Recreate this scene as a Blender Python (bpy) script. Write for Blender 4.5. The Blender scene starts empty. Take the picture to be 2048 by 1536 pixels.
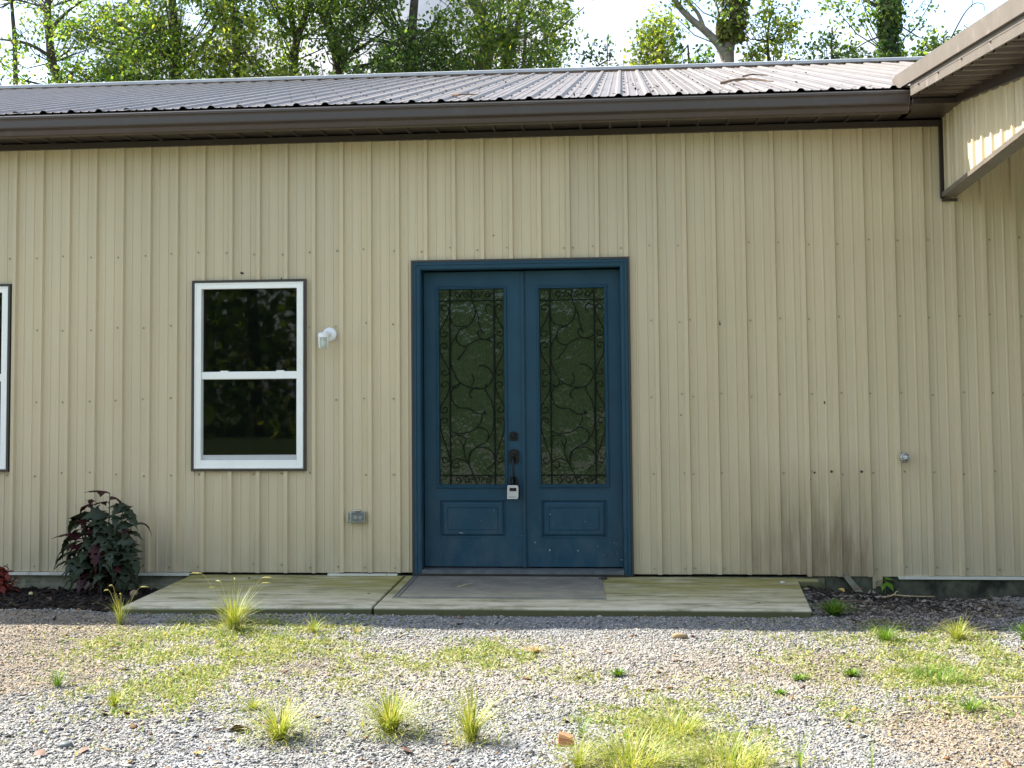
import bpy, bmesh, math, random
import numpy as np
from mathutils import Vector, Matrix
random.seed(7); RNG = np.random.default_rng(11)
R = math.radians
scene = bpy.context.scene
COL = scene.collection

# ---------------------------------------------------------------- camera
F_PX, YAW, PITCH, ROLL = 2515.6, 0.0901, 0.0571, -0.0092
cam_d = bpy.data.cameras.new('camera'); cam = bpy.data.objects.new('camera', cam_d); COL.objects.link(cam)
fw = Vector((-math.sin(YAW)*math.cos(PITCH), math.cos(YAW)*math.cos(PITCH), math.sin(PITCH)))
rt = Vector((math.cos(YAW), math.sin(YAW), 0)); up = rt.cross(fw)
rt2 = rt*math.cos(ROLL)+up*math.sin(ROLL); up2 = -rt*math.sin(ROLL)+up*math.cos(ROLL)
M = Matrix((rt2, up2, -fw)).transposed().to_4x4(); M.translation = Vector((5.016, -9.949, 1.51))
cam.matrix_world = M
cam_d.sensor_width = 36; cam_d.lens = 36*F_PX/2048; cam_d.shift_y = -150.2/2048
cam_d.clip_start = 0.05; cam_d.clip_end = 600
scene.camera = cam

# ---------------------------------------------------------------- light
SUN_TO = Vector((-0.93, 0.345, 1.0)).normalized()
sun_elev = math.asin(SUN_TO.z)
sun_az = math.atan2(SUN_TO.x, SUN_TO.y)          # clockwise from +Y
world = bpy.data.worlds.new('World'); scene.world = world; world.use_nodes = True
nt = world.node_tree; nt.nodes.clear()
def wn(t, **k):
    n = nt.nodes.new(t)
    for a, b in k.items(): setattr(n, a, b)
    return n
sky = wn('ShaderNodeTexSky', sky_type='NISHITA', sun_disc=False)
sky.sun_elevation = sun_elev; sky.sun_rotation = sun_az; sky.air_density = 1.0; sky.dust_density = 1.2; sky.ozone_density = 1.0
tc = wn('ShaderNodeTexCoord'); mp = wn('ShaderNodeMapping'); mp.inputs['Scale'].default_value = (1.0, 1.0, 2.6)
ns = wn('ShaderNodeTexNoise'); ns.inputs['Scale'].default_value = 3.4; ns.inputs['Detail'].default_value = 7; ns.inputs['Roughness'].default_value = 0.55
rp = wn('ShaderNodeValToRGB'); rp.color_ramp.elements[0].position = 0.40; rp.color_ramp.elements[1].position = 0.60
mx = wn('ShaderNodeMixRGB'); ns2 = wn('ShaderNodeTexNoise'); ns2.inputs['Scale'].default_value = 5.2; ns2.inputs['Detail'].default_value = 5
rp2 = wn('ShaderNodeValToRGB'); rp2.color_ramp.elements[0].position = 0.36; rp2.color_ramp.elements[1].position = 0.66
rp2.color_ramp.elements[0].color = (.40, .445, .52, 1); rp2.color_ramp.elements[1].color = (.98, .985, 1, 1)
mul2 = wn('ShaderNodeVectorMath', operation='SCALE'); mul2.inputs['Scale'].default_value = 2.5
bg = wn('ShaderNodeBackground'); bg.inputs['Strength'].default_value = 0.097
out = wn('ShaderNodeOutputWorld')
L = nt.links.new
L(tc.outputs['Generated'], mp.inputs['Vector']); L(mp.outputs['Vector'], ns.inputs['Vector']); L(ns.outputs['Fac'], rp.inputs['Fac'])
L(mp.outputs['Vector'], ns2.inputs['Vector']); L(ns2.outputs['Fac'], rp2.inputs['Fac']); L(rp2.outputs['Color'], mul2.inputs[0]); L(mul2.outputs['Vector'], mx.inputs['Color2'])
L(rp.outputs['Color'], mx.inputs['Fac']); L(sky.outputs['Color'], mx.inputs['Color1']); L(mx.outputs['Color'], bg.inputs['Color']); L(bg.outputs['Background'], out.inputs['Surface'])
sd = bpy.data.lights.new('sun', 'SUN'); sd.energy = 2.7; sd.angle = R(0.55); sd.color = (1.0, 0.95, 0.86)
so = bpy.data.objects.new('sun', sd); COL.objects.link(so)
so.rotation_euler = SUN_TO.to_track_quat('Z', 'Y').to_euler(); so.location = (-20, 10, 25)
vs = scene.view_settings
scene.display_settings.display_device = 'sRGB'
vs.view_transform = 'Standard'; vs.look = 'None'; vs.gamma = 1.0; vs.exposure = 2.52; vs.use_curve_mapping = False
scene.cycles.max_bounces = 8; scene.cycles.use_denoising = True
scene.cycles.transparent_max_bounces = 12

# ---------------------------------------------------------------- helpers
ORG = {}
def org(o): return ORG.get(o.name, Vector((0, 0, 0)))
def tag(o, label=None, cat=None, group=None, kind=None):
    if label: o['label'] = label
    if cat: o['category'] = cat
    if group: o['group'] = group
    if kind: o['kind'] = kind
    return o
def thing(name, loc, label, cat, group=None):
    o = bpy.data.objects.new(name, None); COL.objects.link(o); o.location = loc
    o.empty_display_size = .1
    ORG[o.name] = Vector(loc); return tag(o, label, cat, group)
class MB:
    def __init__(s): s.v = []; s.f = []
    def add(s, vs, fs):
        n = len(s.v); s.v += [tuple(p) for p in vs]; s.f += [tuple(i+n for i in q) for q in fs]; return s
    def box(s, x0, x1, y0, y1, z0, z1):
        return s.add([(x0,y0,z0),(x1,y0,z0),(x1,y1,z0),(x0,y1,z0),(x0,y0,z1),(x1,y0,z1),(x1,y1,z1),(x0,y1,z1)],
              [(0,3,2,1),(4,5,6,7),(0,1,5,4),(1,2,6,5),(2,3,7,6),(3,0,4,7)])
    def frame(s, x0, x1, z0, z1, t, y0, y1, tb=None, tt=None):   # rectangular ring, butt jointed
        tb = t if tb is None else tb; tt = t if tt is None else tt
        s.box(x0, x0+t, y0, y1, z0, z1); s.box(x1-t, x1, y0, y1, z0, z1)
        s.box(x0+t, x1-t, y0, y1, z1-tt, z1); s.box(x0+t, x1-t, y0, y1, z0, z0+tb) if tb > 0 else None
        return s
    def mitre(s, x0, x1, z0, z1, prof):   # sweep a profile [(inset, y)] round a rectangle
        n = len(prof); vs = []
        for (a, y) in prof: vs += [(x0+a,y,z0+a),(x1-a,y,z0+a),(x1-a,y,z1-a),(x0+a,y,z1-a)]
        fs = []
        for i in range(n-1):
            for k in range(4): fs.append((i*4+k, i*4+(k+1)%4, (i+1)*4+(k+1)%4, (i+1)*4+k))
        return s.add(vs, fs)
    def tube(s, pts, rad, n=6, cap=True):
        pts = [Vector(p) for p in pts]
        rad = [rad]*len(pts) if isinstance(rad, (int, float)) else rad
        vs = []; fs = []; u = None
        for i, p in enumerate(pts):
            d = (pts[min(i+1, len(pts)-1)]-pts[max(i-1, 0)]).normalized()
            if u is None: u = d.orthogonal().normalized()
            u = (u-d*u.dot(d)); u = u.normalized() if u.length > 1e-6 else d.orthogonal().normalized()
            w = d.cross(u)
            for k in range(n):
                a = 2*math.pi*k/n; vs.append(p+(u*math.cos(a)+w*math.sin(a))*rad[i])
        for i in range(len(pts)-1):
            for k in range(n): fs.append((i*n+k, i*n+(k+1)%n, (i+1)*n+(k+1)%n, (i+1)*n+k))
        if cap: fs.append(tuple(range(n-1, -1, -1))); fs.append(tuple((len(pts)-1)*n+k for k in range(n)))
        return s.add(vs, fs)
    def lathe(s, c, axis, prof, n=20):   # prof [(dist along axis, radius)]
        c = Vector(c); ax = Vector(axis).normalized(); u = ax.orthogonal().normalized(); w = ax.cross(u); vs = []; fs = []
        for (h, r) in prof:
            for k in range(n):
                a = 2*math.pi*k/n; vs.append(c+ax*h+(u*math.cos(a)+w*math.sin(a))*max(r, 1e-4))
        for i in range(len(prof)-1):
            for k in range(n): fs.append((i*n+k, i*n+(k+1)%n, (i+1)*n+(k+1)%n, (i+1)*n+k))
        return s.add(vs, fs)
    def build(s, name, m, parent=None, smooth=False, bevel=0, kind=None, mesh=None):
        o_ = org(parent) if parent else Vector((0, 0, 0))
        me = bpy.data.meshes.new(name); me.from_pydata([(p[0]-o_.x, p[1]-o_.y, p[2]-o_.z) for p in s.v], [], s.f); me.update()
        return link(name, me, m, parent, smooth, bevel, kind)
def link(name, me, m, parent=None, smooth=False, bevel=0, kind=None):
    if m and not me.materials: me.materials.append(m)
    if smooth: me.polygons.foreach_set('use_smooth', [True]*len(me.polygons))
    o = bpy.data.objects.new(name, me); COL.objects.link(o)
    if parent: o.parent = parent; ORG[o.name] = org(parent)
    if bevel:
        b = o.modifiers.new('bevel', 'BEVEL'); b.width = bevel; b.segments = 2; b.limit_method = 'ANGLE'; b.angle_limit = R(40)
    if kind: o['kind'] = kind
    return o
def np_mesh(name, V, Fq):
    """V (n,3), Fq (m,k) numpy -> mesh"""
    me = bpy.data.meshes.new(name); n, k = Fq.shape
    me.vertices.add(len(V)); me.vertices.foreach_set('co', np.ascontiguousarray(V, dtype=np.float32).ravel())
    me.loops.add(n*k); me.loops.foreach_set('vertex_index', np.ascontiguousarray(Fq, dtype=np.int32).ravel())
    me.polygons.add(n); me.polygons.foreach_set('loop_start', np.arange(0, n*k, k, dtype=np.int32))
    me.polygons.foreach_set('loop_total', np.full(n, k, dtype=np.int32))
    me.update(calc_edges=True); me.validate(); return me
_perm = np.random.default_rng(3).random((256, 256))
def vnoise(x, y, f=1.0, o=4, seed=0):
    x = np.asarray(x, float)*f+seed*17.3+1000; y = np.asarray(y, float)*f+seed*5.7+1000; t = 0; a = .5; s = 0
    for _ in range(o):
        xi = np.floor(x).astype(int); yi = np.floor(y).astype(int); u = x-xi; v = y-yi; u = u*u*(3-2*u); v = v*v*(3-2*v)
        p = lambda i, j: _perm[(xi+i) % 256, (yi+j) % 256]
        t = t+a*((p(0,0)*(1-u)+p(1,0)*u)*(1-v)+(p(0,1)*(1-u)+p(1,1)*u)*v); s += a
        x = x*2.03+9.1; y = y*2.03+3.7; a *= .5
    return t/s
def sm(a, b, x): t = np.clip((x-a)/(b-a), 0, 1); return t*t*(3-2*t)

# ---------------------------------------------------------------- materials
MATS = {}
def newmat(name):
    m = bpy.data.materials.new(name); m.use_nodes = True; n = m.node_tree; n.nodes.clear()
    o = n.nodes.new('ShaderNodeOutputMaterial'); MATS[name] = m
    return m, n, o
def nd(n, t, inp=None, **k):
    x = n.nodes.new(t)
    for a, b in k.items(): setattr(x, a, b)
    for a, b in (inp or {}).items():
        if isinstance(b, bpy.types.NodeSocket): n.links.new(b, x.inputs[a])
        else: x.inputs[a].default_value = b
    return x
def rgba(c): return (c[0], c[1], c[2], 1)
def ramp(n, fac, stops):
    r = nd(n, 'ShaderNodeValToRGB', {'Fac': fac}); e = r.color_ramp.elements
    while len(e) < len(stops): e.new(.5)
    for k, (p, c) in enumerate(stops): e[k].position = p; e[k].color = rgba(c) if len(c) == 3 else c
    return r.outputs['Color']
def mixc(n, f, a, b, mode='MIX'):
    m = nd(n, 'ShaderNodeMixRGB', blend_type=mode)
    for s, v in (('Fac', f), ('Color1', a), ('Color2', b)):
        if isinstance(v, bpy.types.NodeSocket): n.links.new(v, m.inputs[s])
        else: m.inputs[s].default_value = rgba(v) if isinstance(v, tuple) and len(v) == 3 else v
    return m.outputs['Color']
def noise(n, vec, scale, det=5, rough=.55):
    return nd(n, 'ShaderNodeTexNoise', {'Vector': vec, 'Scale': scale, 'Detail': det, 'Roughness': rough}).outputs['Fac']
def pos(n, sc=(1, 1, 1)):
    g = nd(n, 'ShaderNodeNewGeometry')
    return nd(n, 'ShaderNodeMapping', {'Vector': g.outputs['Position'], 'Scale': sc}).outputs['Vector']
def simple(name, c, rough=.5, metal=0., var=.12, vs=6., bump=0., bs=60., sc=(1, 1, 1), spec=.5, dirt=None):
    m, n, o = newmat(name); p = pos(n, sc)
    f = noise(n, p, vs)
    col = ramp(n, f, [(.3, tuple(x*(1-var) for x in c)), (.7, tuple(min(1, x*(1+var)) for x in c))])
    if dirt:
        g = noise(n, pos(n, (1.7, 1.7, 1.1)), dirt[1], 8, .65)
        col = mixc(n, ramp(n, g, [(dirt[2], (0, 0, 0)), (dirt[2]+.15, (1, 1, 1))]), col, dirt[0])
    b = nd(n, 'ShaderNodeBsdfPrincipled', {'Base Color': col, 'Roughness': rough, 'Metallic': metal, 'Specular IOR Level': spec})
    if bump:
        bm = nd(n, 'ShaderNodeBump', {'Strength': bump, 'Distance': .01, 'Height': noise(n, p, bs)}); n.links.new(bm.outputs['Normal'], b.inputs['Normal'])
    n.links.new(b.outputs['BSDF'], o.inputs['Surface']); return m
def leafmat(name, stops, trans=.4, rough=.5, spec=.35):
    m, n, o = newmat(name); g = nd(n, 'ShaderNodeNewGeometry'); c = ramp(n, g.outputs['Random Per Island'], stops)
    b = nd(n, 'ShaderNodeBsdfPrincipled', {'Base Color': c, 'Roughness': rough, 'Specular IOR Level': spec})
    tcol = mixc(n, 1.0, c, (1.0, 1.0, .45), 'MULTIPLY'); tcol = mixc(n, 1.0, tcol, (1.5, 1.5, 1.5), 'MULTIPLY')
    t = nd(n, 'ShaderNodeBsdfTranslucent', {'Color': tcol})
    mx_ = nd(n, 'ShaderNodeMixShader', {'Fac': trans}); n.links.new(b.outputs[0], mx_.inputs[1]); n.links.new(t.outputs[0], mx_.inputs[2])
    n.links.new(mx_.outputs[0], o.inputs['Surface']); return m

# tan painted wall steel: weathered, with rusty-brown stains low on the right and grey-green algae towards the base
def wallmat():
    m, n, o = newmat('tan_steel'); p = pos(n)
    oi = nd(n, 'ShaderNodeObjectInfo')
    col = ramp(n, noise(n, pos(n, (1.2, 1.2, .5)), 1.1, 4), [(.3, (.540, .450, .288)), (.7, (.596, .498, .326))])
    col = mixc(n, 1., col, ramp(n, oi.outputs['Random'], [(0, (.93, .93, .94)), (1, (1.05, 1.04, 1.03))]), 'MULTIPLY')
    streak = noise(n, pos(n, (38, 1, .9)), 1.0, 4, .6)
    col = mixc(n, ramp(n, streak, [(.50, (0, 0, 0)), (.80, (.30, .30, .30))]), col, (.40, .355, .25))
    sep = nd(n, 'ShaderNodeSeparateXYZ', {'Vector': p})
    def mr(v, a, b, c=0., d=1.):
        return nd(n, 'ShaderNodeMapRange', {'Value': v, 'From Min': a, 'From Max': b, 'To Min': c, 'To Max': d}).outputs['Result']
    def mul(a, b): return nd(n, 'ShaderNodeMath', {0: a, 1: b}, operation='MULTIPLY').outputs[0]
    # splash dirt above the ground
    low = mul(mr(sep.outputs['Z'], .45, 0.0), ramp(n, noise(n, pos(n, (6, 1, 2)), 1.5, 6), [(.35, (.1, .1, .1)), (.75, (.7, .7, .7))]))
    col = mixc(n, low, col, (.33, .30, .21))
    # brown stain patch by the right end of the pavement
    bx = mul(mr(sep.outputs['X'], 5.70, 6.30), mr(sep.outputs['X'], 7.02, 6.80)); bz = mul(mr(sep.outputs['Z'], .95, .25), 1.0)
    st = mul(mul(bx, bz), ramp(n, noise(n, pos(n, (10, 1, .9)), 1.7, 8, .66), [(.28, (.12, .12, .12)), (.66, (1, 1, 1))]))
    col = mixc(n, st, col, (.23, .165, .095))
    b = nd(n, 'ShaderNodeBsdfPrincipled', {'Base Color': col, 'Roughness': .42, 'Specular IOR Level': .45})
    bm = nd(n, 'ShaderNodeBump', {'Strength': .14, 'Distance': .02, 'Height': noise(n, pos(n, (3, 3, 1.1)), 2.0, 3)}); n.links.new(bm.outputs['Normal'], b.inputs['Normal'])
    n.links.new(b.outputs[0], o.inputs['Surface']); return m
wallmat()
# dark brown roof steel, chalky, with leaf stain streaks
def roofmat():
    m, n, o = newmat('roof_steel')
    col = ramp(n, noise(n, pos(n, (1, .7, .7)), 2.2, 6, .65), [(.3, (.115, .094, .077)), (.7, (.185, .152, .125))])
    col = mixc(n, ramp(n, noise(n, pos(n, (9, 1.5, 1.5)), 1.6, 7, .7), [(.52, (0, 0, 0)), (.72, (.8, .8, .8))]), col, (.20, .155, .12))
    col = mixc(n, ramp(n, noise(n, pos(n, (1, 1, 1)), 24, 3, .6), [(.60, (0, 0, 0)), (.72, (.8, .8, .8))]), col, (.07, .055, .045))
    b = nd(n, 'ShaderNodeBsdfPrincipled', {'Base Color': col, 'Roughness': .42, 'Specular IOR Level': .55})
    n.links.new(b.outputs[0], o.inputs['Surface'])
roofmat()
simple('brown_trim', (.048, .036, .031), .38, var=.1, vs=3, dirt=((.075, .06, .05), 3, .55))
simple('gutter_brown', (.064, .047, .039), .35, var=.08, vs=2, sc=(.4, 1, 1), dirt=((.085, .07, .062), 2.5, .56))
simple('rake_brown', (.150, .127, .105), .38, var=.12, vs=3, sc=(1, 2, 1), dirt=((.24, .20, .17), 5, .55))
simple('pale_trim', (.62, .60, .50), .45, var=.08, vs=5, dirt=((.32, .29, .2), 5, .58))
simple('ridge_metal', (.40, .41, .42), .32, var=.12, vs=5)  # pale grey puts the sky's reflection into the ridge cap's colour
simple('white_vinyl', (.88, .87, .81), .35, var=.03, vs=4)
simple('dark_trim', (.040, .032, .027), .4, var=.1)
def doormat_():
    m, n, o = newmat('door_blue'); p = pos(n)
    col = ramp(n, noise(n, p, 4), [(.3, (.0060, .042, .070)), (.7, (.0082, .051, .084))])
    sep = nd(n, 'ShaderNodeSeparateXYZ', {'Vector': p})
    low = nd(n, 'ShaderNodeMapRange', {'Value': sep.outputs['Z'], 'From Min': .85, 'From Max': .05}).outputs['Result']
    def mul(a, b): return nd(n, 'ShaderNodeMath', {0: a, 1: b}, operation='MULTIPLY').outputs[0]
    dust = mul(low, ramp(n, noise(n, pos(n, (2.2, 2, 1.2)), 3, 8, .7), [(.42, (0, 0, 0)), (.75, (.55, .55, .55))]))
    col = mixc(n, dust, col, (.085, .115, .125))
    chip = mul(low, ramp(n, noise(n, pos(n, (1, 1, 1)), 34, 2, .5), [(.755, (0, 0, 0)), (.77, (1, 1, 1))]))
    col = mixc(n, chip, col, (.45, .50, .50))
    rg = ramp(n, noise(n, pos(n, (1, 1, .6)), 5, 6), [(.3, (.46, .46, .46)), (.7, (.64, .64, .64))])
    b = nd(n, 'ShaderNodeBsdfPrincipled', {'Base Color': col, 'Roughness': rg, 'Specular IOR Level': .35})
    bm = nd(n, 'ShaderNodeBump', {'Strength': .05, 'Distance': .01, 'Height': noise(n, pos(n, (1, 1, .15)), 110)}); n.links.new(bm.outputs['Normal'], b.inputs['Normal'])
    n.links.new(b.outputs[0], o.inputs['Surface'])
doormat_()
simple('iron', (.004, .006, .004), .75, var=.2, spec=.15)
simple('black_metal', (.006, .007, .008), .36, var=.2, vs=30, spec=.3)
simple('steel', (.55, .55, .52), .25, metal=.9, var=.15, vs=60)
simple('silver_plastic', (.50, .49, .45), .4, var=.05)
simple('threshold_grey', (.10, .11, .11), .5, var=.25, vs=14)
simple('sash_grey', (.46, .46, .44), .4, var=.06)
simple('lamp_white', (.82, .82, .80), .4, var=.02)
simple('bulb_white', (.80, .80, .76), .3, var=.02)
simple('screw_grey', (.31, .275, .185), .4, var=.2)
simple('dark_room', (.05, .048, .04), .9)
simple('foundation', (.215, .205, .135), .9, var=.3, vs=8, bump=.5, bs=40, dirt=((.07, .075, .035), 4, .5))
simple('mossy_foundation', (.085, .085, .055), .95, var=.4, vs=7, bump=.5, bs=40, dirt=((.022, .024, .014), 4, .48))
simple('stump_wood', (.16, .15, .105), .9, var=.3, vs=12, bump=.5, bs=60)
simple('bark', (.075, .062, .048), .95, var=.45, vs=9, bump=1.0, bs=30)
simple('pale_bark', (.19, .165, .13), .95, var=.4, vs=8, bump=1.0, bs=30)
simple('stem_brown', (.05, .035, .022), .8, var=.3)
simple('brick_red', (.42, .17, .08), .9, var=.15, vs=25, bump=.4, bs=90)
simple('tan_stone', (.30, .22, .12), .9, var=.25, vs=40, bump=.5, bs=60)
simple('yellow_chip', (.55, .52, .24), .7, var=.1)
simple('dead_leaf', (.15, .07, .038), .7, var=.35, vs=40)
simple('dead_leaf_dark', (.085, .042, .028), .8, var=.35, vs=40)
simple('dead_leaf_yellow', (.55, .38, .08), .6, var=.2, vs=40)
simple('twig_brown', (.15, .10, .065), .9, var=.3, vs=30)
simple('straw', (.55, .42, .22), .8, var=.3, vs=20)
leafmat('tree_leaf', [(0, (.045, .095, .028)), (.4, (.115, .20, .042)), (.8, (.22, .30, .06)), (1, (.40, .42, .09))], .62)
leafmat('tree_leaf_light', [(0, (.08, .14, .03)), (.5, (.20, .275, .05)), (1, (.42, .42, .09))], .6)
leafmat('tree_leaf_dark', [(0, (.03, .07, .03)), (.6, (.095, .165, .05)), (1, (.20, .27, .06))], .6)
leafmat('ivy_leaf', [(0, (.035, .055, .012)), (.5, (.085, .115, .02)), (1, (.20, .20, .04))], .4)
leafmat('hibiscus_green', [(0, (.014, .022, .010)), (.6, (.036, .050, .026)), (1, (.082, .105, .060))], .12, .5, .3)  # lightest green stop paints the leaves' sheen into their colour
leafmat('hibiscus_red', [(0, (.018, .004, .005)), (1, (.065, .011, .012))], .2, .5, .3)
leafmat('coleus_red', [(0, (.11, .012, .010)), (1, (.25, .035, .022))], .25, .5)
leafmat('grass_blade', [(0, (.15, .22, .03)), (.5, (.30, .34, .055)), (.85, (.46, .43, .13)), (1, (.55, .46, .25))], .3, .5)
leafmat('grass_green', [(0, (.05, .13, .012)), (.6, (.12, .24, .02)), (1, (.25, .33, .04))], .3, .5)
leafmat('weed_leaf', [(0, (.11, .15, .045)), (.4, (.24, .28, .09)), (.75, (.36, .345, .18)), (1, (.40, .34, .24))], .3, .7)
leafmat('straw_bits', [(0, (.34, .22, .10)), (.5, (.55, .42, .22)), (1, (.68, .56, .34))], .15, .8)
leafmat('seed_head', [(0, (.40, .38, .14)), (1, (.58, .52, .26))], .3, .8)
leafmat('gravel_stone', [(0, (.05, .052, .054)), (.3, (.185, .19, .195)), (.65, (.315, .305, .28)), (.9, (.47, .445, .39)), (1, (.33, .235, .165))], 0, .85, .3)
leafmat('grit_stone', [(0, (.13, .11, .09)), (.4, (.31, .275, .235)), (.8, (.42, .38, .325)), (1, (.27, .27, .275))], 0, .9, .2)
leafmat('crumb', [(0, (.10, .082, .065)), (.5, (.235, .195, .15)), (.85, (.37, .315, .245)), (1, (.25, .245, .24))], 0, .95, .2)
leafmat('dark_crumb', [(0, (.04, .032, .025)), (.5, (.13, .108, .086)), (.8, (.25, .215, .18)), (1, (.42, .39, .34))], 0, .95, .2)
leafmat('scrap', [(0, (.045, .028, .018)), (.5, (.14, .075, .04)), (.85, (.26, .15, .075)), (1, (.38, .30, .10))], 0, .85, .2)
leafmat('mulch_chip', [(0, (.006, .005, .004)), (.7, (.022, .016, .012)), (.93, (.05, .032, .02)), (1, (.14, .10, .06))], 0, .9, .25)
leafmat('litter_bits', [(0, (.016, .013, .010)), (.6, (.055, .044, .035)), (.85, (.15, .125, .10)), (1, (.42, .36, .28))], 0, .9, .25)

def panemat(name, tint, see, rough=.02, wave=0., base=(.004, .006, .005), ws=(14, 14, 9)):
    m, n, o = newmat(name)
    d = nd(n, 'ShaderNodeBsdfPrincipled', {'Base Color': rgba(base), 'Roughness': rough, 'Specular IOR Level': .5, 'IOR': 1.5})
    t = nd(n, 'ShaderNodeBsdfTransparent', {'Color': rgba(tint)})
    if wave:
        h = noise(n, pos(n, ws), 1.0, 3, .6)
        bm = nd(n, 'ShaderNodeBump', {'Strength': wave, 'Distance': .02, 'Height': h}); n.links.new(bm.outputs['Normal'], d.inputs['Normal'])
    fr = nd(n, 'ShaderNodeFresnel', {'IOR': 1.45})
    sb = nd(n, 'ShaderNodeMath', {0: see, 1: fr.outputs[0]}, operation='SUBTRACT'); sb.use_clamp = True
    mx_ = nd(n, 'ShaderNodeMixShader', {'Fac': sb.outputs[0]}); n.links.new(d.outputs[0], mx_.inputs[1]); n.links.new(t.outputs[0], mx_.inputs[2])
    n.links.new(mx_.outputs[0], o.inputs['Surface']); return m
panemat('window_glass', (.55, .6, .55), .5)
panemat('door_glass', (.3, .32, .28), .10, .03, .75, (.024, .037, .017), (8, 8, 5))
panemat('clear_glass', (.95, .97, .95), .93, .08, 0, (.75, .77, .75))

# concrete with algae
def concmat():
    m, n, o = newmat('concrete'); p = pos(n)
    col = ramp(n, noise(n, p, 5, 8, .65), [(.3, (.46, .42, .29)), (.7, (.64, .59, .44))])
    sep = nd(n, 'ShaderNodeSeparateXYZ', {'Vector': p})
    def mr(v, a, b): return nd(n, 'ShaderNodeMapRange', {'Value': v, 'From Min': a, 'From Max': b}).outputs['Result']
    def mul(a, b): return nd(n, 'ShaderNodeMath', {0: a, 1: b}, operation='MULTIPLY').outputs[0]
    alg = mul(mr(sep.outputs['Y'], -1.28, -.50), ramp(n, noise(n, pos(n, (1.1, 3.2, 1)), 1.6, 8, .62), [(.30, (.25, .25, .25)), (.58, (1, 1, 1))]))
    col = mixc(n, alg, col, (.30, .27, .085))
    col = mixc(n, ramp(n, noise(n, pos(n, (1.2, 5, 1)), 1.9, 8, .7), [(.47, (0, 0, 0)), (.64, (.8, .8, .8))]), col, (.16, .15, .06))
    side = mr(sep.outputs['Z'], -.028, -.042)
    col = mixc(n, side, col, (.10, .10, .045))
    b = nd(n, 'ShaderNodeBsdfPrincipled', {'Base Color': col, 'Roughness': .9, 'Specular IOR Level': .25})
    bm = nd(n, 'ShaderNodeBump', {'Strength': .35, 'Distance': .01, 'Height': noise(n, p, 45, 6)}); n.links.new(bm.outputs['Normal'], b.inputs['Normal'])
    n.links.new(b.outputs[0], o.inputs['Surface'])
concmat()
def matmat():
    m, n, o = newmat('mat_rubber'); p = pos(n)
    col = ramp(n, noise(n, p, 5, 7, .65), [(.3, (.125, .116, .098)), (.7, (.235, .22, .18))])
    sep = nd(n, 'ShaderNodeSeparateXYZ', {'Vector': p})
    f = nd(n, 'ShaderNodeMapRange', {'Value': sep.outputs['Y'], 'From Min': -.45, 'From Max': -1.15}).outputs['Result']
    g = nd(n, 'ShaderNodeMath', {0: f, 1: ramp(n, noise(n, pos(n, (1.3, 3, 1)), 3, 7), [(.3, (.3, .3, .3)), (.65, (1, 1, 1))])}, operation='MULTIPLY').outputs[0]
    col = mixc(n, g, col, (.40, .37, .25))
    b = nd(n, 'ShaderNodeBsdfPrincipled', {'Base Color': col, 'Roughness': .9, 'Specular IOR Level': .25})
    h = nd(n, 'ShaderNodeTexVoronoi', {'Vector': pos(n, (1, 1, 1)), 'Scale': 70.}).outputs['Distance']
    bm = nd(n, 'ShaderNodeBump', {'Strength': .6, 'Distance': .006, 'Height': h}); n.links.new(bm.outputs['Normal'], b.inputs['Normal'])
    n.links.new(b.outputs[0], o.inputs['Surface'])
matmat()
# ground: colour of the soil / gravel / moss comes from a painted attribute, grain from noise
def groundmat():
    m, n, o = newmat('ground_soil')
    at = nd(n, 'ShaderNodeVertexColor', layer_name='soil'); p = pos(n)
    v = nd(n, 'ShaderNodeTexVoronoi', {'Vector': p, 'Scale': 75.})
    g = ramp(n, v.outputs['Color'], [(0, (.62, .62, .62)), (1, (1.35, 1.35, 1.35))])
    col = mixc(n, .8, at.outputs['Color'], g, 'MULTIPLY')
    col = mixc(n, 1., col, ramp(n, noise(n, p, 9, 8, .7), [(.3, (.75, .75, .75)), (.7, (1.2, 1.2, 1.2))]), 'MULTIPLY')
    b = nd(n, 'ShaderNodeBsdfPrincipled', {'Base Color': col, 'Roughness': .95, 'Specular IOR Level': .2})
    h = nd(n, 'ShaderNodeMath', {0: v.outputs['Distance'], 1: noise(n, p, 60, 6)}, operation='ADD').outputs[0]
    bm = nd(n, 'ShaderNodeBump', {'Strength': .9, 'Distance': .012, 'Height': h}); n.links.new(bm.outputs['Normal'], b.inputs['Normal'])
    n.links.new(b.outputs[0], o.inputs['Surface'])
groundmat()

# ================================================================ ground
S = 0.2286
def gz(x, y):
    x = np.asarray(x, float); y = np.asarray(y, float)
    z = -.078+.020*(vnoise(x, y, .9, 3, 1)-.5)+.014*(vnoise(x, y, 5, 3, 2)-.5)
    wall = sm(-1.3, -.1, y)
    z = z+.011*sm(-1.9, -1.5, y)*sm(-1.30, -1.40, y)*sm(1.3, 1.6, x)
    z = z-.085*wall*sm(6.25, 6.7, x)-.075*wall*sm(1.75, 1.45, x)
    z = z+.05*np.exp(-(((x-6.72)/.28)**2+((y+.30)/.22)**2))          # heap of debris at the pavement's end
    z = z+.065*np.exp(-(((x-7.80)/.42)**2+((y+.55)/.25)**2))
    z = z+.035*sm(-1.62, -1.50, y)*sm(-1.36, -1.46, y)*sm(1.5, 1.2, x)   # low lip of earth along the mulch
    inside = sm(-.05, .02, y)*sm(-5.2, -4.9, x)*sm(13.2, 12.9, x)*sm(14.2, 13.9, y)
    z = z*(1-inside)+inside*(-.26)
    under = sm(1.50, 1.56, x)*sm(6.22, 6.14, x)*sm(-1.44, -1.36, y)*(y < .1)
    return z*(1-under)+under*(-.16)
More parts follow.
